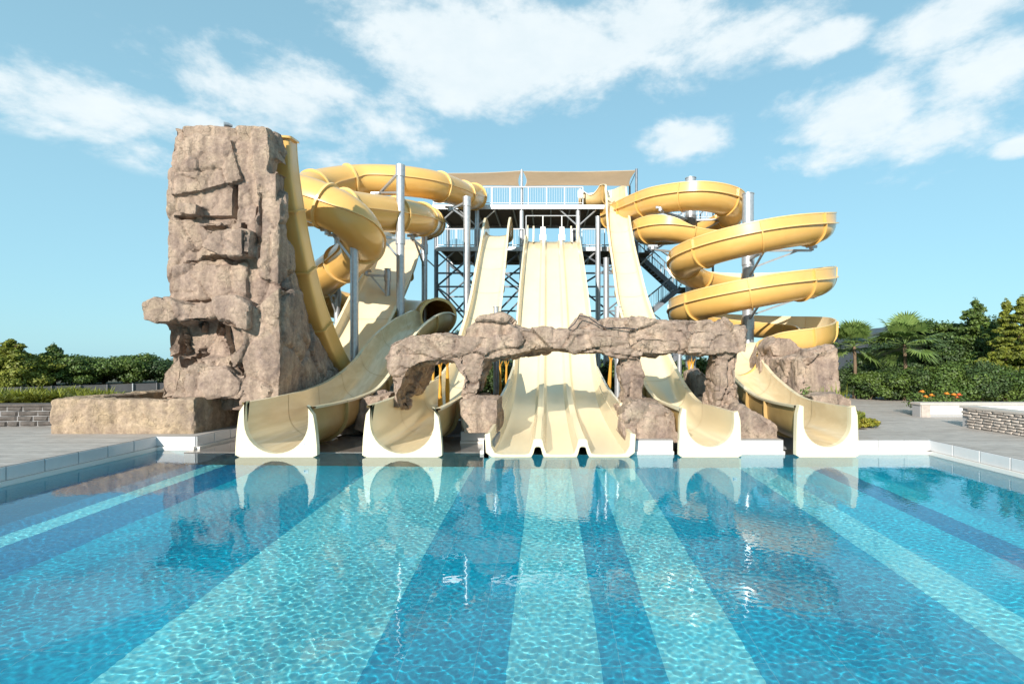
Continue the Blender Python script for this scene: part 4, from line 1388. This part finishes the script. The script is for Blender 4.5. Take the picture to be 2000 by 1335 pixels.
# ------------------------------------------------------------------ planting
def leaves(clumps, n, size, m, aspect=1.6, up=.35, seed=1, shell=.35):
    """many small leaf faces spread through ellipsoid clumps"""
    r = np.random.default_rng(seed)
    C = np.array([c[:3] for c in clumps]); R = np.array([c[3:6] for c in clumps])
    vol = (R.prod(1)) ** .67
    k = r.choice(len(C), n, p=vol / vol.sum())
    d = r.normal(size=(n, 3)); d /= np.linalg.norm(d, axis=1)[:, None]
    rad = shell + (1 - shell) * r.random(n) ** .6
    rad = rad * (1 + np.abs(r.normal(size=n)) * .16)
    p = C[k] + d * R[k] * rad[:, None]
    nrm = d + r.normal(size=(n, 3)) * .55 + np.array([0, 0, up]); nrm /= np.linalg.norm(nrm, axis=1)[:, None]
    a = np.cross(nrm, r.normal(size=(n, 3))); a /= np.linalg.norm(a, axis=1)[:, None]
    b = np.cross(nrm, a)
    s = size * (.6 + .8 * r.random(n))[:, None]
    w = s / aspect
    v = np.stack([p - a * s * .5, p + b * w * .5 + nrm * w * .12, p + a * s * .5, p - b * w * .5 + nrm * w * .12], 1).reshape(-1, 3)
    q = np.arange(n * 4).reshape(-1, 4)
    return npmesh(v, q, m)


def round_crown(c, rx, rz, n, rnd, sub=.42):
    out = []
    for _ in range(n):
        d = Vector((rnd.gauss(0, 1), rnd.gauss(0, 1), rnd.gauss(0, .8))).normalized()
        f = rnd.uniform(.45, .92)
        s = rnd.uniform(.7, 1.25) * sub
        out.append((c.x + d.x * rx * f, c.y + d.y * rx * f, c.z + d.z * rz * f, rx * s, rx * s, rz * s * .8))
    return out


def cone_crown(x, y, z0, z1, r, n, rnd, droop=.2):
    out = []
    n = n * 2
    for i in range(n):
        f = (i + rnd.random()) / n
        rr = r * (1 - f) ** .75 * rnd.uniform(.25, 1.0) * (1 + .25 * math.sin(f * 23))
        a = rnd.uniform(0, 2 * math.pi)
        z = z0 + (z1 - z0) * f
        s = max(.10, r * .26 * (1 - f * .75))
        out.append((x + math.cos(a) * rr, y + math.sin(a) * rr, z - droop * rr * .3, s * 1.1, s * 1.1, s * .55))
    out.append((x, y, z1 - .15, .1, .1, .3))
    return out


def tree(name, x, y, height, radius, kind, m, label, cat='tree', group=None, n=9000, leaf=.16, seed=1, z0=DZ - .03):
    rnd = random.Random(seed)
    t = empty(name, (x, y, z0), label, cat, group)
    mb = MB()
    tr = max(.05, radius * .08)
    top = height * (.9 if kind == 'cone' else .6)
    mb.taper([(x, y, z0), (x + rnd.uniform(-.08, .08), y, z0 + top * .5), (x + rnd.uniform(-.1, .1), y, z0 + top)], [tr, tr * .75, tr * .25], 8)
    for k in range(6):
        a = rnd.uniform(0, 6.28); zz = z0 + top * rnd.uniform(.35, .95); L = radius * rnd.uniform(.4, .75) * (.45 if kind == 'cone' else 1)
        mb.taper([(x, y, zz), (x + math.cos(a) * L * .5, y + math.sin(a) * L * .5, zz + L * .25), (x + math.cos(a) * L, y + math.sin(a) * L, zz + L * .45)], [tr * .4, tr * .28, tr * .1], 5)
    mb.build('trunk', M['bark'], t, smooth=True)
    if kind == 'cone':
        cl = cone_crown(x, y, z0 + height * .12, z0 + height, radius, 46, rnd)
    elif kind == 'column':
        cl = []
        for i in range(110):
            f = rnd.random() ** .8; rr = radius * rnd.uniform(.6, 1.15) * (math.sin(min(1, f * 1.15 + .25) * math.pi * .5) if f < .6 else (1 - (f - .6) / .4 * .75))
            a = rnd.uniform(0, 6.28)
            cl.append((x + math.cos(a) * rr * .75, y + math.sin(a) * rr * .75, z0 + height * (.06 + .9 * f), radius * .2, radius * .2, radius * rnd.uniform(.3, .6)))
    elif kind == 'layer':      # flat spreading boughs
        cl = []
        for i in range(30):
            f = rnd.random(); a = rnd.uniform(0, 6.28); rr = radius * rnd.uniform(.2, .9) * (1.1 - .5 * f)
            cl.append((x + math.cos(a) * rr, y + math.sin(a) * rr, z0 + height * (.25 + .72 * f), radius * .38, radius * .38, height * .045))
    else:
        cl = round_crown(Vector((x, y, z0 + height * .56)), radius, height * .46, 34, rnd)
    link('crown', leaves(cl, n, leaf, m, seed=seed), t)
    return t


def bush(x, y, w, h, m, label, cat='bush', group=None, n=3500, leaf=.10, seed=1, z0=DZ, name='bush', d=None):
    rnd = random.Random(seed)
    t = empty(name, (x, y, z0), label, cat, group)
    mb = MB()
    for k in range(5):
        a = rnd.uniform(0, 6.28)
        mb.taper([(x, y, z0), (x + math.cos(a) * w * .15, y + math.sin(a) * w * .15, z0 + h * .35), (x + math.cos(a) * w * .3, y + math.sin(a) * w * .3, z0 + h * .65)], [.025, .018, .008], 5)
    mb.build('stem', M['bark'], t)
    cl = []
    for _ in range(22):
        a = rnd.uniform(0, 6.28); f = math.sqrt(rnd.random()) * .8
        hh = h * rnd.uniform(.25, .85) * (1 - .25 * f)
        cl.append((x + math.cos(a) * w / 2 * f, y + math.sin(a) * (d or w) / 2 * f, z0 + hh, w * .2, (d or w) * .2, h * .2))
    link('foliage', leaves(cl, n, leaf, m, seed=seed), t)
    return t


def tree_at(u, vtop, Y, wpx, kind, m, label, seed, name='tree', n=9000, leaf=.16, group=None):
    p = P(u, vtop, Y)
    return tree(name, p.x, Y, p.z - DZ + .03, wpx * Y / F / 2, kind, M[m], label, group=group, n=n, leaf=leaf, seed=seed)


GL = 'trees beyond the grey fence on the left'
tree_at(22, 664, 30, 125, 'cone', 'leaf_yellow', 'bright yellow-green conifer at the far left edge beyond the grey fence', 101, 'conifer', 22000, .15, GL)
tree_at(-45, 668, 30, 100, 'cone', 'leaf_yellow', 'yellow-green conifer cut by the left edge of the picture', 102, 'conifer', 9000, .22, GL)
tree_at(62, 698, 31, 100, 'round', 'leaf_yellow', 'low yellow-green tree between the two pointed conifers on the left', 103, 'tree', 14000, .14, GL)
tree_at(104, 674, 32, 110, 'cone', 'leaf', 'pointed green conifer standing alone against the sky on the left', 104, 'conifer', 20000, .14, GL)
tree_at(160, 697, 33, 95, 'round', 'leaf', 'green round tree right of the pointed conifer on the left', 105, 'tree', 15000, .14, GL)
tree_at(203, 699, 34, 80, 'round', 'leaf_dark', 'dark round tree in the middle of the left-hand row', 106, 'tree', 11000, .14, GL)
tree_at(250, 686, 34, 100, 'round', 'leaf', 'tallest round-topped tree of the left-hand row, near the rock tower', 107, 'tree', 18000, .14, GL)
tree_at(312, 703, 35, 90, 'round', 'leaf_dark', 'dark low tree touching the left side of the rock tower', 108, 'tree', 14000, .14, GL)
rnd = random.Random(5)
# distant belt of low scrub closing the horizon
cl = []
for i in range(260):
    a = math.radians(rnd.uniform(-60, 60)); R_ = rnd.uniform(70, 85)
    cl.append((math.sin(a) * R_, math.cos(a) * R_, .5, 2.4, 2.4, rnd.uniform(.8, 1.5)))
o = link('far_scrub', leaves(cl, 42000, .55, M['leaf_dark'], seed=77), kind='stuff'); tag(o, 'belt of low green scrub far behind the water park', 'scrub')
o['kind'] = 'stuff'

# grey fence on the left
fx = empty('fence', (-24, 26, DZ), 'low grey panel fence with pale posts running behind the left hedge', 'fence')
a0, a1 = P(-20, 757, 22), P(352, 746, 27)
a0.z = a1.z = 0
L_ = (a1 - a0).length; k_ = 7
for i in range(k_):
    p, q = a0.lerp(a1, i / k_), a0.lerp(a1, (i + 1) / k_)
    zt0 = CZ + (HY - (757 - 11 * i / k_)) * p.y / F; zt1 = CZ + (HY - (757 - 11 * (i + 1) / k_)) * q.y / F
    mb = MB(); mb.add([(p.x, p.y, DZ), (q.x, q.y, DZ), (q.x, q.y + .05, DZ), (p.x, p.y + .05, DZ), (p.x, p.y, zt0), (q.x, q.y, zt1), (q.x, q.y + .05, zt1), (p.x, p.y + .05, zt0)],
                      [(3, 2, 1, 0), (4, 5, 6, 7), (0, 1, 5, 4), (1, 2, 6, 5), (2, 3, 7, 6), (3, 0, 4, 7)])
    mb.build('panel', M['fence'], fx)
    mb = MB(); mb.box((p.x - .02, p.y - .06, DZ), (p.x + .02, p.y - .002, zt0 + .02)); mb.build('post', M['galv'] if i == 5 else M['fence'], fx)

# stone planter wall with hedge, left
def stone_wall(name, a, b, z0, z1, thick, rows, m, label, cat, side=1, sw=.26, cop=True, copm=None, seed=3):
    """wall of split stones: every stone a part"""
    rnd = random.Random(seed)
    a, b = Vector((*a, 0)), Vector((*b, 0)); t = (b - a).normalized(); n = Vector((t.y, -t.x, 0)) * side
    w = empty(name, (a.x, a.y, z0), label, cat)
    L = (b - a).length; ang = math.atan2(t.y, t.x)
    mb = MB()
    p = [a, b, b - n * thick, a - n * thick]
    mb.add([(q.x, q.y, z0) for q in p] + [(q.x, q.y, z1 - (.05 if cop else 0)) for q in p], [(3, 2, 1, 0), (4, 5, 6, 7), (0, 1, 5, 4), (1, 2, 6, 5), (2, 3, 7, 6), (3, 0, 4, 7)])
    mb.build('core', M['grout'], w)
    if cop:
        mb = MB(); e = n * .05
        p = [a + e - t * .04, b + e + t * .04, b - n * thick - e + t * .04, a - n * thick - e - t * .04]
        mb.add([(q.x, q.y, z1 - .05) for q in p] + [(q.x, q.y, z1) for q in p], [(3, 2, 1, 0), (4, 5, 6, 7), (0, 1, 5, 4), (1, 2, 6, 5), (2, 3, 7, 6), (3, 0, 4, 7)])
        mb.build('coping', copm or M['coping'], w)
    H_ = (z1 - z0 - (.05 if cop else 0)); rh = H_ / rows
    protos = []
    for v in range(6):
        me_w = sw * (.75 + .12 * v); h = rh - .012
        pts = []
        r2 = random.Random(seed * 10 + v)
        for (sx, sz) in ((-1, -1), (1, -1), (1, 1), (-1, 1)):
            pts.append((sx * me_w / 2, 0, sz * h / 2))
        for (sx, sz) in ((-1, -1), (1, -1), (1, 1), (-1, 1)):
            pts.append((sx * me_w / 2 * r2.uniform(.72, .92), -r2.uniform(.02, .05), sz * h / 2 * r2.uniform(.65, .9)))
        pts.append((me_w * r2.uniform(-.2, .2), -r2.uniform(.045, .065), h * r2.uniform(-.15, .15)))
        fs_ = [(0, 1, 5, 4), (1, 2, 6, 5), (2, 3, 7, 6), (3, 0, 4, 7), (4, 5, 8), (5, 6, 8), (6, 7, 8), (7, 4, 8)]
        protos.append((me_w, mesh(pts, fs_, m)))
    for r in range(rows):
        s = -rnd.uniform(0, sw)
        while s < L:
            mw, me = rnd.choice(protos)
            c = s + mw / 2; s += mw + .012
            if c - mw / 2 < -.02 or c + mw / 2 > L + .04: continue
            q = a + t * c + n * .001
            o = link('stone', me, w); o.location = (q.x, q.y, z0 + rh * (r + .5)); o.rotation_euler = (0, 0, ang if side == 1 else ang + math.pi)
    return w


stone_wall('stone_wall', (-15.2, 12.05), (-10.95, 12.45), DZ, 1.0 - .19, .3, 4, M['stone_dark'], 'dark stone planter wall at the far left holding the yellow-green hedge', 'wall', seed=4, sw=.34, copm=M['stone_dark'])
mb = MB(); mb.box((-16, 12.6, DZ), (-11.0, 16.2, .72)); mb.build('hedge_soil', M['soil'], kind='structure')
GH = 'strap-leaved plants of the left hedge'


def strap_plant(x, y, h, m, label, group, n=60, z0=DZ, seed=1, w=.035, name='strap_leaved_plant', spread=.8, cat='plant'):
    r = np.random.default_rng(seed)
    k = 5
    az = r.random(n) * 6.283; L = h * (.65 + .5 * r.random(n)); lean = spread * (.25 + r.random(n))
    base = np.stack([x + r.normal(size=n) * h * .12, y + r.normal(size=n) * h * .12, np.full(n, z0)], 1)
    dirh = np.stack([np.cos(az), np.sin(az), np.zeros(n)], 1); side = np.stack([-np.sin(az), np.cos(az), np.zeros(n)], 1)
    V = []
    for i in range(k):
        f = i / (k - 1)
        p = base + dirh * (L * lean * f ** 1.8 * .7)[:, None] + np.array([0, 0, 1]) * (L * (f - .35 * lean * f ** 3))[:, None]
        ww = w * (1 - f ** 2 * .95)
        V.append(p - side * ww); V.append(p + side * ww)
    V = np.stack(V, 1)     # n, 2k, 3
    q = []
    for i in range(k - 1):
        q.append([2 * i, 2 * i + 1, 2 * i + 3, 2 * i + 2])
    q = np.array(q)[None] + (np.arange(n) * 2 * k)[:, None, None]
    o = link(name, npmesh(V.reshape(-1, 3), q.reshape(-1, 4), m))
    return tag(o, label, cat, group)


rnd = random.Random(12)
for i in range(40):
    u = -10 + i * 6.1
    Y = rnd.uniform(13.0, 15.8)
    p = P(u, 760, Y)
    strap_plant(p.x, Y, rnd.uniform(.45, .62), M['leaf_yellow'], 'yellow-green strap-leaved plant in the crowded hedge above the dark stone wall', GH, n=110, z0=.6, seed=200 + i, w=.026, spread=1.3)
p = P(222, 765, 14.9)

# right side: hedge bushes, palms, trees
GB = 'dense green bushes behind the path on the right'
bl = [(1668, 712, 21.5, 80, 'leaf_dark', 'bush beside the rock outcrop under the left palm'), (1700, 725, 20.3, 70, 'leaf', 'bush in front of the left palm trunk'),
      (1738, 715, 20.0, 84, 'leaf_dark', 'dark bush between the two palms'), (1778, 712, 19.5, 84, 'leaf', 'bush beneath the taller palm'),
      (1822, 708, 19.0, 86, 'leaf_dark', 'dark bush behind the orange roses'), (1866, 700, 18.6, 90, 'leaf', 'bush above the middle of the white wall'),
      (1915, 704, 18.4, 90, 'leaf_dark', 'dark bush below the pointed cedar'), (1965, 712, 18.2, 80, 'leaf', 'bush above the right end of the white wall'), (2015, 715, 18, 80, 'leaf_dark', 'bush cut by the right edge of the picture')]
for i, (u, v, Y, w, m, lab) in enumerate(bl):
    p = P(u, v, Y)
    bush(p.x, Y, w * Y / F * 1.1, p.z - DZ, M[m], 'dense green ' + lab if not lab.startswith('dark') else 'dense ' + lab, group=GB, n=15000, leaf=.085, seed=300 + i)
tree_at(1815, 626, 24, 110, 'layer', 'leaf_dark', 'dark spreading cedar with flat boughs behind the palms', 401, 'cedar', 22000, .11)
tree_at(1858, 630, 23.4, 90, 'layer', 'leaf', 'second spreading cedar, just left of the tall pointed conifer', 407, 'cedar', 16000, .11)
tree_at(1905, 588, 22, 150, 'cone', 'leaf', 'tall pointed conifer on the right, its tip alone against the sky', 402, 'conifer', 30000, .10)
tree_at(1868, 655, 22.5, 100, 'round', 'leaf_dark', 'dark round tree filling below the two cedars', 404, 'tree', 14000, .11)
GC = 'bright green cypresses near the right edge'
tree_at(1938, 636, 20.5, 80, 'cone', 'leaf', 'lowest cypress, between the tall conifer and the bright cypresses', 408, 'cypress', 16000, .09, GC)
tree_at(1966, 590, 19.5, 92, 'cone', 'leaf_yellow', 'bright green cypress with the left one of two high tips near the right edge', 403, 'cypress', 24000, .09, GC)
tree_at(1996, 584, 19, 96, 'cone', 'leaf_yellow', 'bright green cypress reaching highest at the right edge', 405, 'cypress', 22000, .09, GC)
tree_at(2040, 600, 18.5, 100, 'cone', 'leaf_yellow', 'bright green cypress cut by the right edge of the picture', 409, 'cypress', 10000, .10, GC)
tree_at(1768, 650, 26, 120, 'round', 'leaf_dark', 'dark broad tree between the palms and the first cedar', 410, 'tree', 16000, .12)
tree_at(1845, 622, 25, 110, 'round', 'leaf', 'broad green tree rising behind the two cedars', 411, 'tree', 18000, .12)
tree_at(1930, 624, 23.5, 120, 'round', 'leaf_dark', 'dark tree filling the gap behind the pointed conifer and the cypresses', 412, 'tree', 18000, .12)
tree_at(2005, 640, 21.5, 120, 'round', 'leaf', 'green tree low behind the cypresses at the right edge', 413, 'tree', 14000, .12)
tree_at(1720, 672, 25, 100, 'round', 'leaf_dark', 'dark tree standing behind the two palms', 406, 'tree', 12000, .12)


def palm(u, v, Y, vb, r, label, seed):
    rnd = random.Random(seed)
    c = P(u, v, Y); b = P(u, vb, Y)
    t = empty('fan_palm', (c.x, Y, DZ), label, 'palm', 'fan palms behind the path')
    mb = MB(); pts = []; rr = []
    for k in range(9):
        f = k / 8; pts.append((c.x + .05 * math.sin(f * 3), Y, DZ + (c.z - DZ) * f)); rr.append(.065 - .015 * f + (.01 if k % 2 else 0))
    mb.taper(pts, rr, 10); mb.build('trunk', M['bark'], t, smooth=True)
    for k in range(30):
        az = rnd.uniform(0, 6.283); el = rnd.uniform(-.75, 1.35)
        d = Vector((math.cos(az) * math.cos(el), math.sin(az) * math.cos(el), math.sin(el)))
        stalk = r * rnd.uniform(.45, .6); fan = r * rnd.uniform(.5, .68)
        hub = c + d * stalk
        sd = d.cross(Vector((0, 0, 1))).normalized(); up = sd.cross(d)
        mb = MB(); mb.bar(c, hub, .018)
        n = 26
        for j in range(n):
            a = (j / (n - 1) - .5) * math.radians(215)
            dd = (d * math.cos(a) + sd * math.sin(a)).normalized()
            L = fan * (1 - .28 * abs(a) / 1.9) * rnd.uniform(.9, 1.05)
            tip = hub + dd * L - Vector((0, 0, L * L * .22)) + up * .05 * math.sin(j * 2.1)
            w = dd.cross(up).normalized() * fan * .045
            mid = hub + dd * L * .55 + up * .03
            mb.add([hub, mid - w, tip, mid + w], [(0, 1, 2, 3)])
        mb.build('frond', M['leaf_palm'], t)
    return t


palm(1668, 676, 20.8, 725, 1.15, 'left fan palm with a thin trunk beside the rock outcrop', 1)
palm(1766, 672, 19.8, 720, 1.35, 'right fan palm, the taller one with upright fronds before the dark roof', 2)
# dark roofed building
bu = empty('building', (15, 46, DZ), 'dark low-pitched building roof showing behind the palms', 'building')
A_, B_, C_ = P(1632, 663, 46), P(1815, 631, 46), P(1900, 650, 46)
mb = MB(); mb.add([(A_.x, 46, DZ), (C_.x, 46, DZ), (C_.x, 58, DZ), (A_.x, 58, DZ), (A_.x, 46, A_.z - .3), (B_.x, 46, B_.z - .3), (C_.x, 46, C_.z - .3), (A_.x, 58, A_.z - .3), (B_.x, 58, B_.z - .3), (C_.x, 58, C_.z - .3)],
                   [(0, 1, 6, 5, 4), (1, 2, 9, 6), (2, 3, 7, 8, 9), (3, 0, 4, 7)])
mb.build('wall', M['roof_dark'], bu)
for p, q in ((A_, B_), (B_, C_)):
    mb = MB(); mb.add([(p.x, 45.6, p.z - .45), (q.x, 45.6, q.z - .45), (q.x, 58.4, q.z - .45), (p.x, 58.4, p.z - .45), (p.x, 45.6, p.z), (q.x, 45.6, q.z), (q.x, 58.4, q.z), (p.x, 58.4, p.z)],
                      [(3, 2, 1, 0), (4, 5, 6, 7), (0, 1, 5, 4), (1, 2, 6, 5), (2, 3, 7, 6), (3, 0, 4, 7)])
    mb.build('roof', M['roof_dark'], bu)
# white panelled wall behind, on the right, and the stone wall before it
ww = empty('white_wall', (11, 15, DZ), 'low white panelled wall with a stone end behind the path on the right', 'wall')
WY = 14.2
x0, x1 = xa(1797, WY), xa(2080, WY)
zt = CZ - .086 * WY
mb = MB(); mb.box((x0, WY, DZ), (x1, WY + .3, zt - .06)); mb.build('core', M['grout'], ww)
x = x0 + .28; k = 0
while x < x1:
    o = link('panel', mesh([(0, 0, 0), (.196, 0, 0), (.196, 0, zt - .07 - DZ - .07), (0, 0, zt - .07 - DZ - .07), (0, -.02, 0), (.196, -.02, 0), (.196, -.02, zt - .07 - DZ - .07), (0, -.02, zt - .07 - DZ - .07)],
                           [(4, 5, 6, 7), (0, 1, 5, 4), (1, 2, 6, 5), (2, 3, 7, 6), (3, 0, 4, 7)], M['white_wall']) if k == 0 else pm_, ww)
    pm_ = o.data; o.location = (x, WY, DZ + .07); k += 1; x += .2
mb = MB(); mb.box((x0 - .03, WY - .05, zt - .06), (x1, WY + .34, zt)); mb.build('coping', M['coping'], ww)
mb = MB(); mb.box((x0 + .02, WY - .03, DZ), (x0 + .27, WY - .001, zt - .065)); mb.build('end_stone', M['stone'], ww)
stone_wall('stone_wall', (xa(1880, 12.2), 12.2), (xa(2110, 9.6), 9.6), DZ, CZ - .092 * 12.2 + .0, .35, 7, M['stone'], 'pale split-stone planter wall at the right edge of the terrace', 'wall', seed=8, sw=.19, copm=M['coping'])

# roses in front of the bushes
def rose(u, v, Y, m, label, seed):
    p = P(u, v, Y)
    t = empty('rose_bush', (p.x, Y, DZ), label, 'rose', 'orange roses behind the white wall')
    rnd = random.Random(seed)
    mb = MB(); mb.taper([(p.x + .1, Y + .1, DZ), (p.x, Y, (DZ + p.z) / 2), (p.x, Y, p.z)], [.012, .01, .008], 5); mb.build('stem', M['bark'], t)
    link('foliage', leaves([(p.x, Y + .1, p.z - .2, .34, .3, .24)], 420, .06, M['leaf'], seed=seed), t)
    mb = MB()
    for k in range(16):
        a = k * 2.4; r1 = .011 + .0027 * k; el = .2 + .055 * k
        c = Vector((math.cos(a) * r1, math.sin(a) * r1, .02 + .03 * (1 - k / 16)))
        d = Vector((math.cos(a) * math.sin(el * 1.2), math.sin(a) * math.sin(el * 1.2), math.cos(el * 1.2)))
        sd = Vector((-math.sin(a), math.cos(a), 0)) * .026
        q = p + c
        mb.add([q - sd * .5, q + d * .032 - sd, q + d * .055, q + d * .032 + sd, q + sd * .5], [(0, 1, 2, 3, 4)])
    mb.build('bloom', m, t)


for i, (u, v, m, lab) in enumerate([(1801, 768, 'petal_orange', 'leftmost and highest orange rose above the white wall end'), (1808, 778, 'petal_orange', 'low orange-yellow rose close under the highest one'), (1819, 775, 'petal_orange', 'orange rose third from the left above the wall'),
                                    (1849, 772, 'petal_orange', 'pale orange rose in the middle above the white wall'), (1863, 774, 'petal_orange', 'small orange rose just left of the red one'), (1873, 774, 'petal', 'red rose, the brightest above the white wall'), (1868, 779, 'petal', 'pinkish red rose hanging below the bright red one')]):
    rose(u, v, 14.7, M[m], lab, 500 + i)
# small plants near the right mouth
bush(P(1581, 770, 12.9).x, 12.9, .5, 1.05, M['leaf'], 'slender grey-green shrub growing against the right rock outcrop', 'shrub', n=1500, leaf=.07, seed=601)
p = P(1690, 830, 12.1); bush(p.x, 12.1, .62, .24, M['leaf_gold'], 'low golden ground-cover clump on the paving right of the rightmost mouth', 'shrub', n=2600, leaf=.05, seed=602, name='shrub', d=.5)
p = P(1668, 800, 13.4); bush(p.x, 13.4, .45, .34, M['leaf_yellow'], 'small green clump at the corner of the low flat boulder', 'shrub', n=1500, leaf=.06, seed=603, name='shrub')
for i, (u, Y, h, lab) in enumerate([(1640, 12.6, .62, 'long arching grass tuft on the low flat boulder'), (1612, 12.9, .5, 'short grass tuft behind the rim of the rightmost slide'), (1664, 12.0, .6, 'arching grass tuft just right of the rightmost mouth'), (1598, 13.0, .5, 'grass tuft at the foot of the rock outcrop')]):
    pp = P(u, 780, Y); strap_plant(pp.x, Y, h, M['leaf_yellow'], lab, None, n=34, z0=(.75 if u < 1650 else DZ), seed=610 + i, w=.014, name='grass_tuft', spread=1.1, cat='grass')
# dry orange stems in the arches
def stems(u, v0, v1, Y, w, label, seed, n=3):
    rnd = random.Random(seed)
    t = empty('banana_stem', (P(u, v1, Y).x, Y, DZ), label, 'plant', 'dry orange plant stems behind the rock bridge')
    for k in range(n):
        a = P(u + rnd.uniform(-w, w) / 2, v1, Y); b = P(u + rnd.uniform(-w, w) / 2, v0 + rnd.uniform(0, 14), Y)
        mb = MB(); mb.taper([(a.x, Y, DZ), ((a.x + b.x) / 2 + rnd.uniform(-.03, .03), Y, (DZ + b.z) / 2), (b.x, Y, b.z)], [.055, .045, .03], 7)
        for j in range(4):
            az = rnd.uniform(0, 6.28); mb.taper([(b.x, Y, b.z - .1), (b.x + math.cos(az) * .05, Y + math.sin(az) * .05, b.z + .05), (b.x + math.cos(az) * .09, Y + math.sin(az) * .09, b.z + rnd.uniform(.08, .2))], [.02, .012, .003], 4)
        mb.build('stem', M['stem'], t, smooth=True)
stems(826, 708, 750, 14.6, 5, 'single orange stem at the left of the left arch opening', 1, 1)
stems(845, 708, 745, 14.8, 4, 'pale dry stem second from left in the left arch opening', 2, 1)
stems(860, 706, 742, 14.5, 9, 'pair of orange stems in the middle of the left arch opening', 3, 2)
stems(876, 706, 738, 14.7, 6, 'thin dry stems beside the second rock pillar', 4, 2)
stems(975, 702, 760, 17.0, 6, 'broken orange stem between the narrow slide and the triple slide', 5, 1)
stems(988, 706, 750, 17.2, 4, 'reddish stem next to the left wall of the triple slide', 6, 1)
stems(1350, 705, 760, 16.2, 10, 'bright yellow-orange stem cluster in the right-hand arch', 7, 3)
stems(1190, 700, 765, 17.5, 8, 'dry stems right of the triple slide under the bridge', 8, 2)
GU = 'green shrubs behind and under the slides'
for i, (u, v, Y, w, lab) in enumerate([(892, 640, 33, 70, 'dark shrub behind the tube exit'), (690, 632, 30, 60, 'shrub between the steel posts at the foot of the broad chute'), (960, 700, 22, 70, 'low shrub seen through the arch left of the triple slide'), (1000, 715, 19.5, 30, 'small leafy shrub at the left foot of the triple slide'),
                                       (1200, 705, 22, 70, 'low shrub right of the triple slide'), (1300, 700, 25, 90, 'shrub under the right half of the bridge'), (1222, 740, 16.5, 24, 'leafy sprig beside the right wall of the triple slide'), (1380, 692, 27, 90, 'shrub below the spiral'),
                                       (850, 700, 24, 90, 'shrub behind the left arch'), (1060, 660, 34, 160, 'wide shrub hidden behind the triple slide'), (1260, 655, 35, 120, 'shrub behind the foot of the stairs'), (1430, 690, 30, 120, 'shrub behind the foot of the big mast'), (790, 690, 30, 120, 'shrub behind the broad chute'),
                                       (1345, 740, 17, 26, 'small fern at the foot of the orange stems')]):
    p = P(u, v, Y)
    bush(p.x, Y, w * Y / F, p.z - DZ, M['leaf_dark' if i % 2 == 0 else 'leaf'], 'green ' + lab if not lab.startswith('dark') else lab, group=GU, n=5000 if w > 40 else 1500, leaf=.14 if Y > 20 else .09, seed=700 + i)
# small printed stickers on three end plates, a rope over the bridge
for root, x, z in ((s1, -4.66, .26), (s2, -2.25, .24), (s4, 3.60, .42)):
    mb = MB(); y = 9.87
    mb.box((x - .045, y - .003, z - .03), (x + .045, y - .0005, z + .03)); st = mb.build('sticker', M['panel_white'], root)
    mb = MB()
    for k in range(3): mb.box((x - .035 + k * .026, y - .0045, z - .018 + .006 * k), (x - .02 + k * .026, y - .0032, z + .012 - .004 * k))
    mb.build('print', M['print'], st)
pts = [P(u, v, 11.2) for u, v in ((1110, 642), (1122, 632), (1132, 616), (1150, 620), (1170, 634), (1185, 640), (1210, 640), (1240, 642))]
mb = MB(); mb.taper(pts, [.012] * len(pts), 6)
tag(mb.build('rope', M['black']), 'thin dark rope lying along the top of the rock bridge', 'rope')
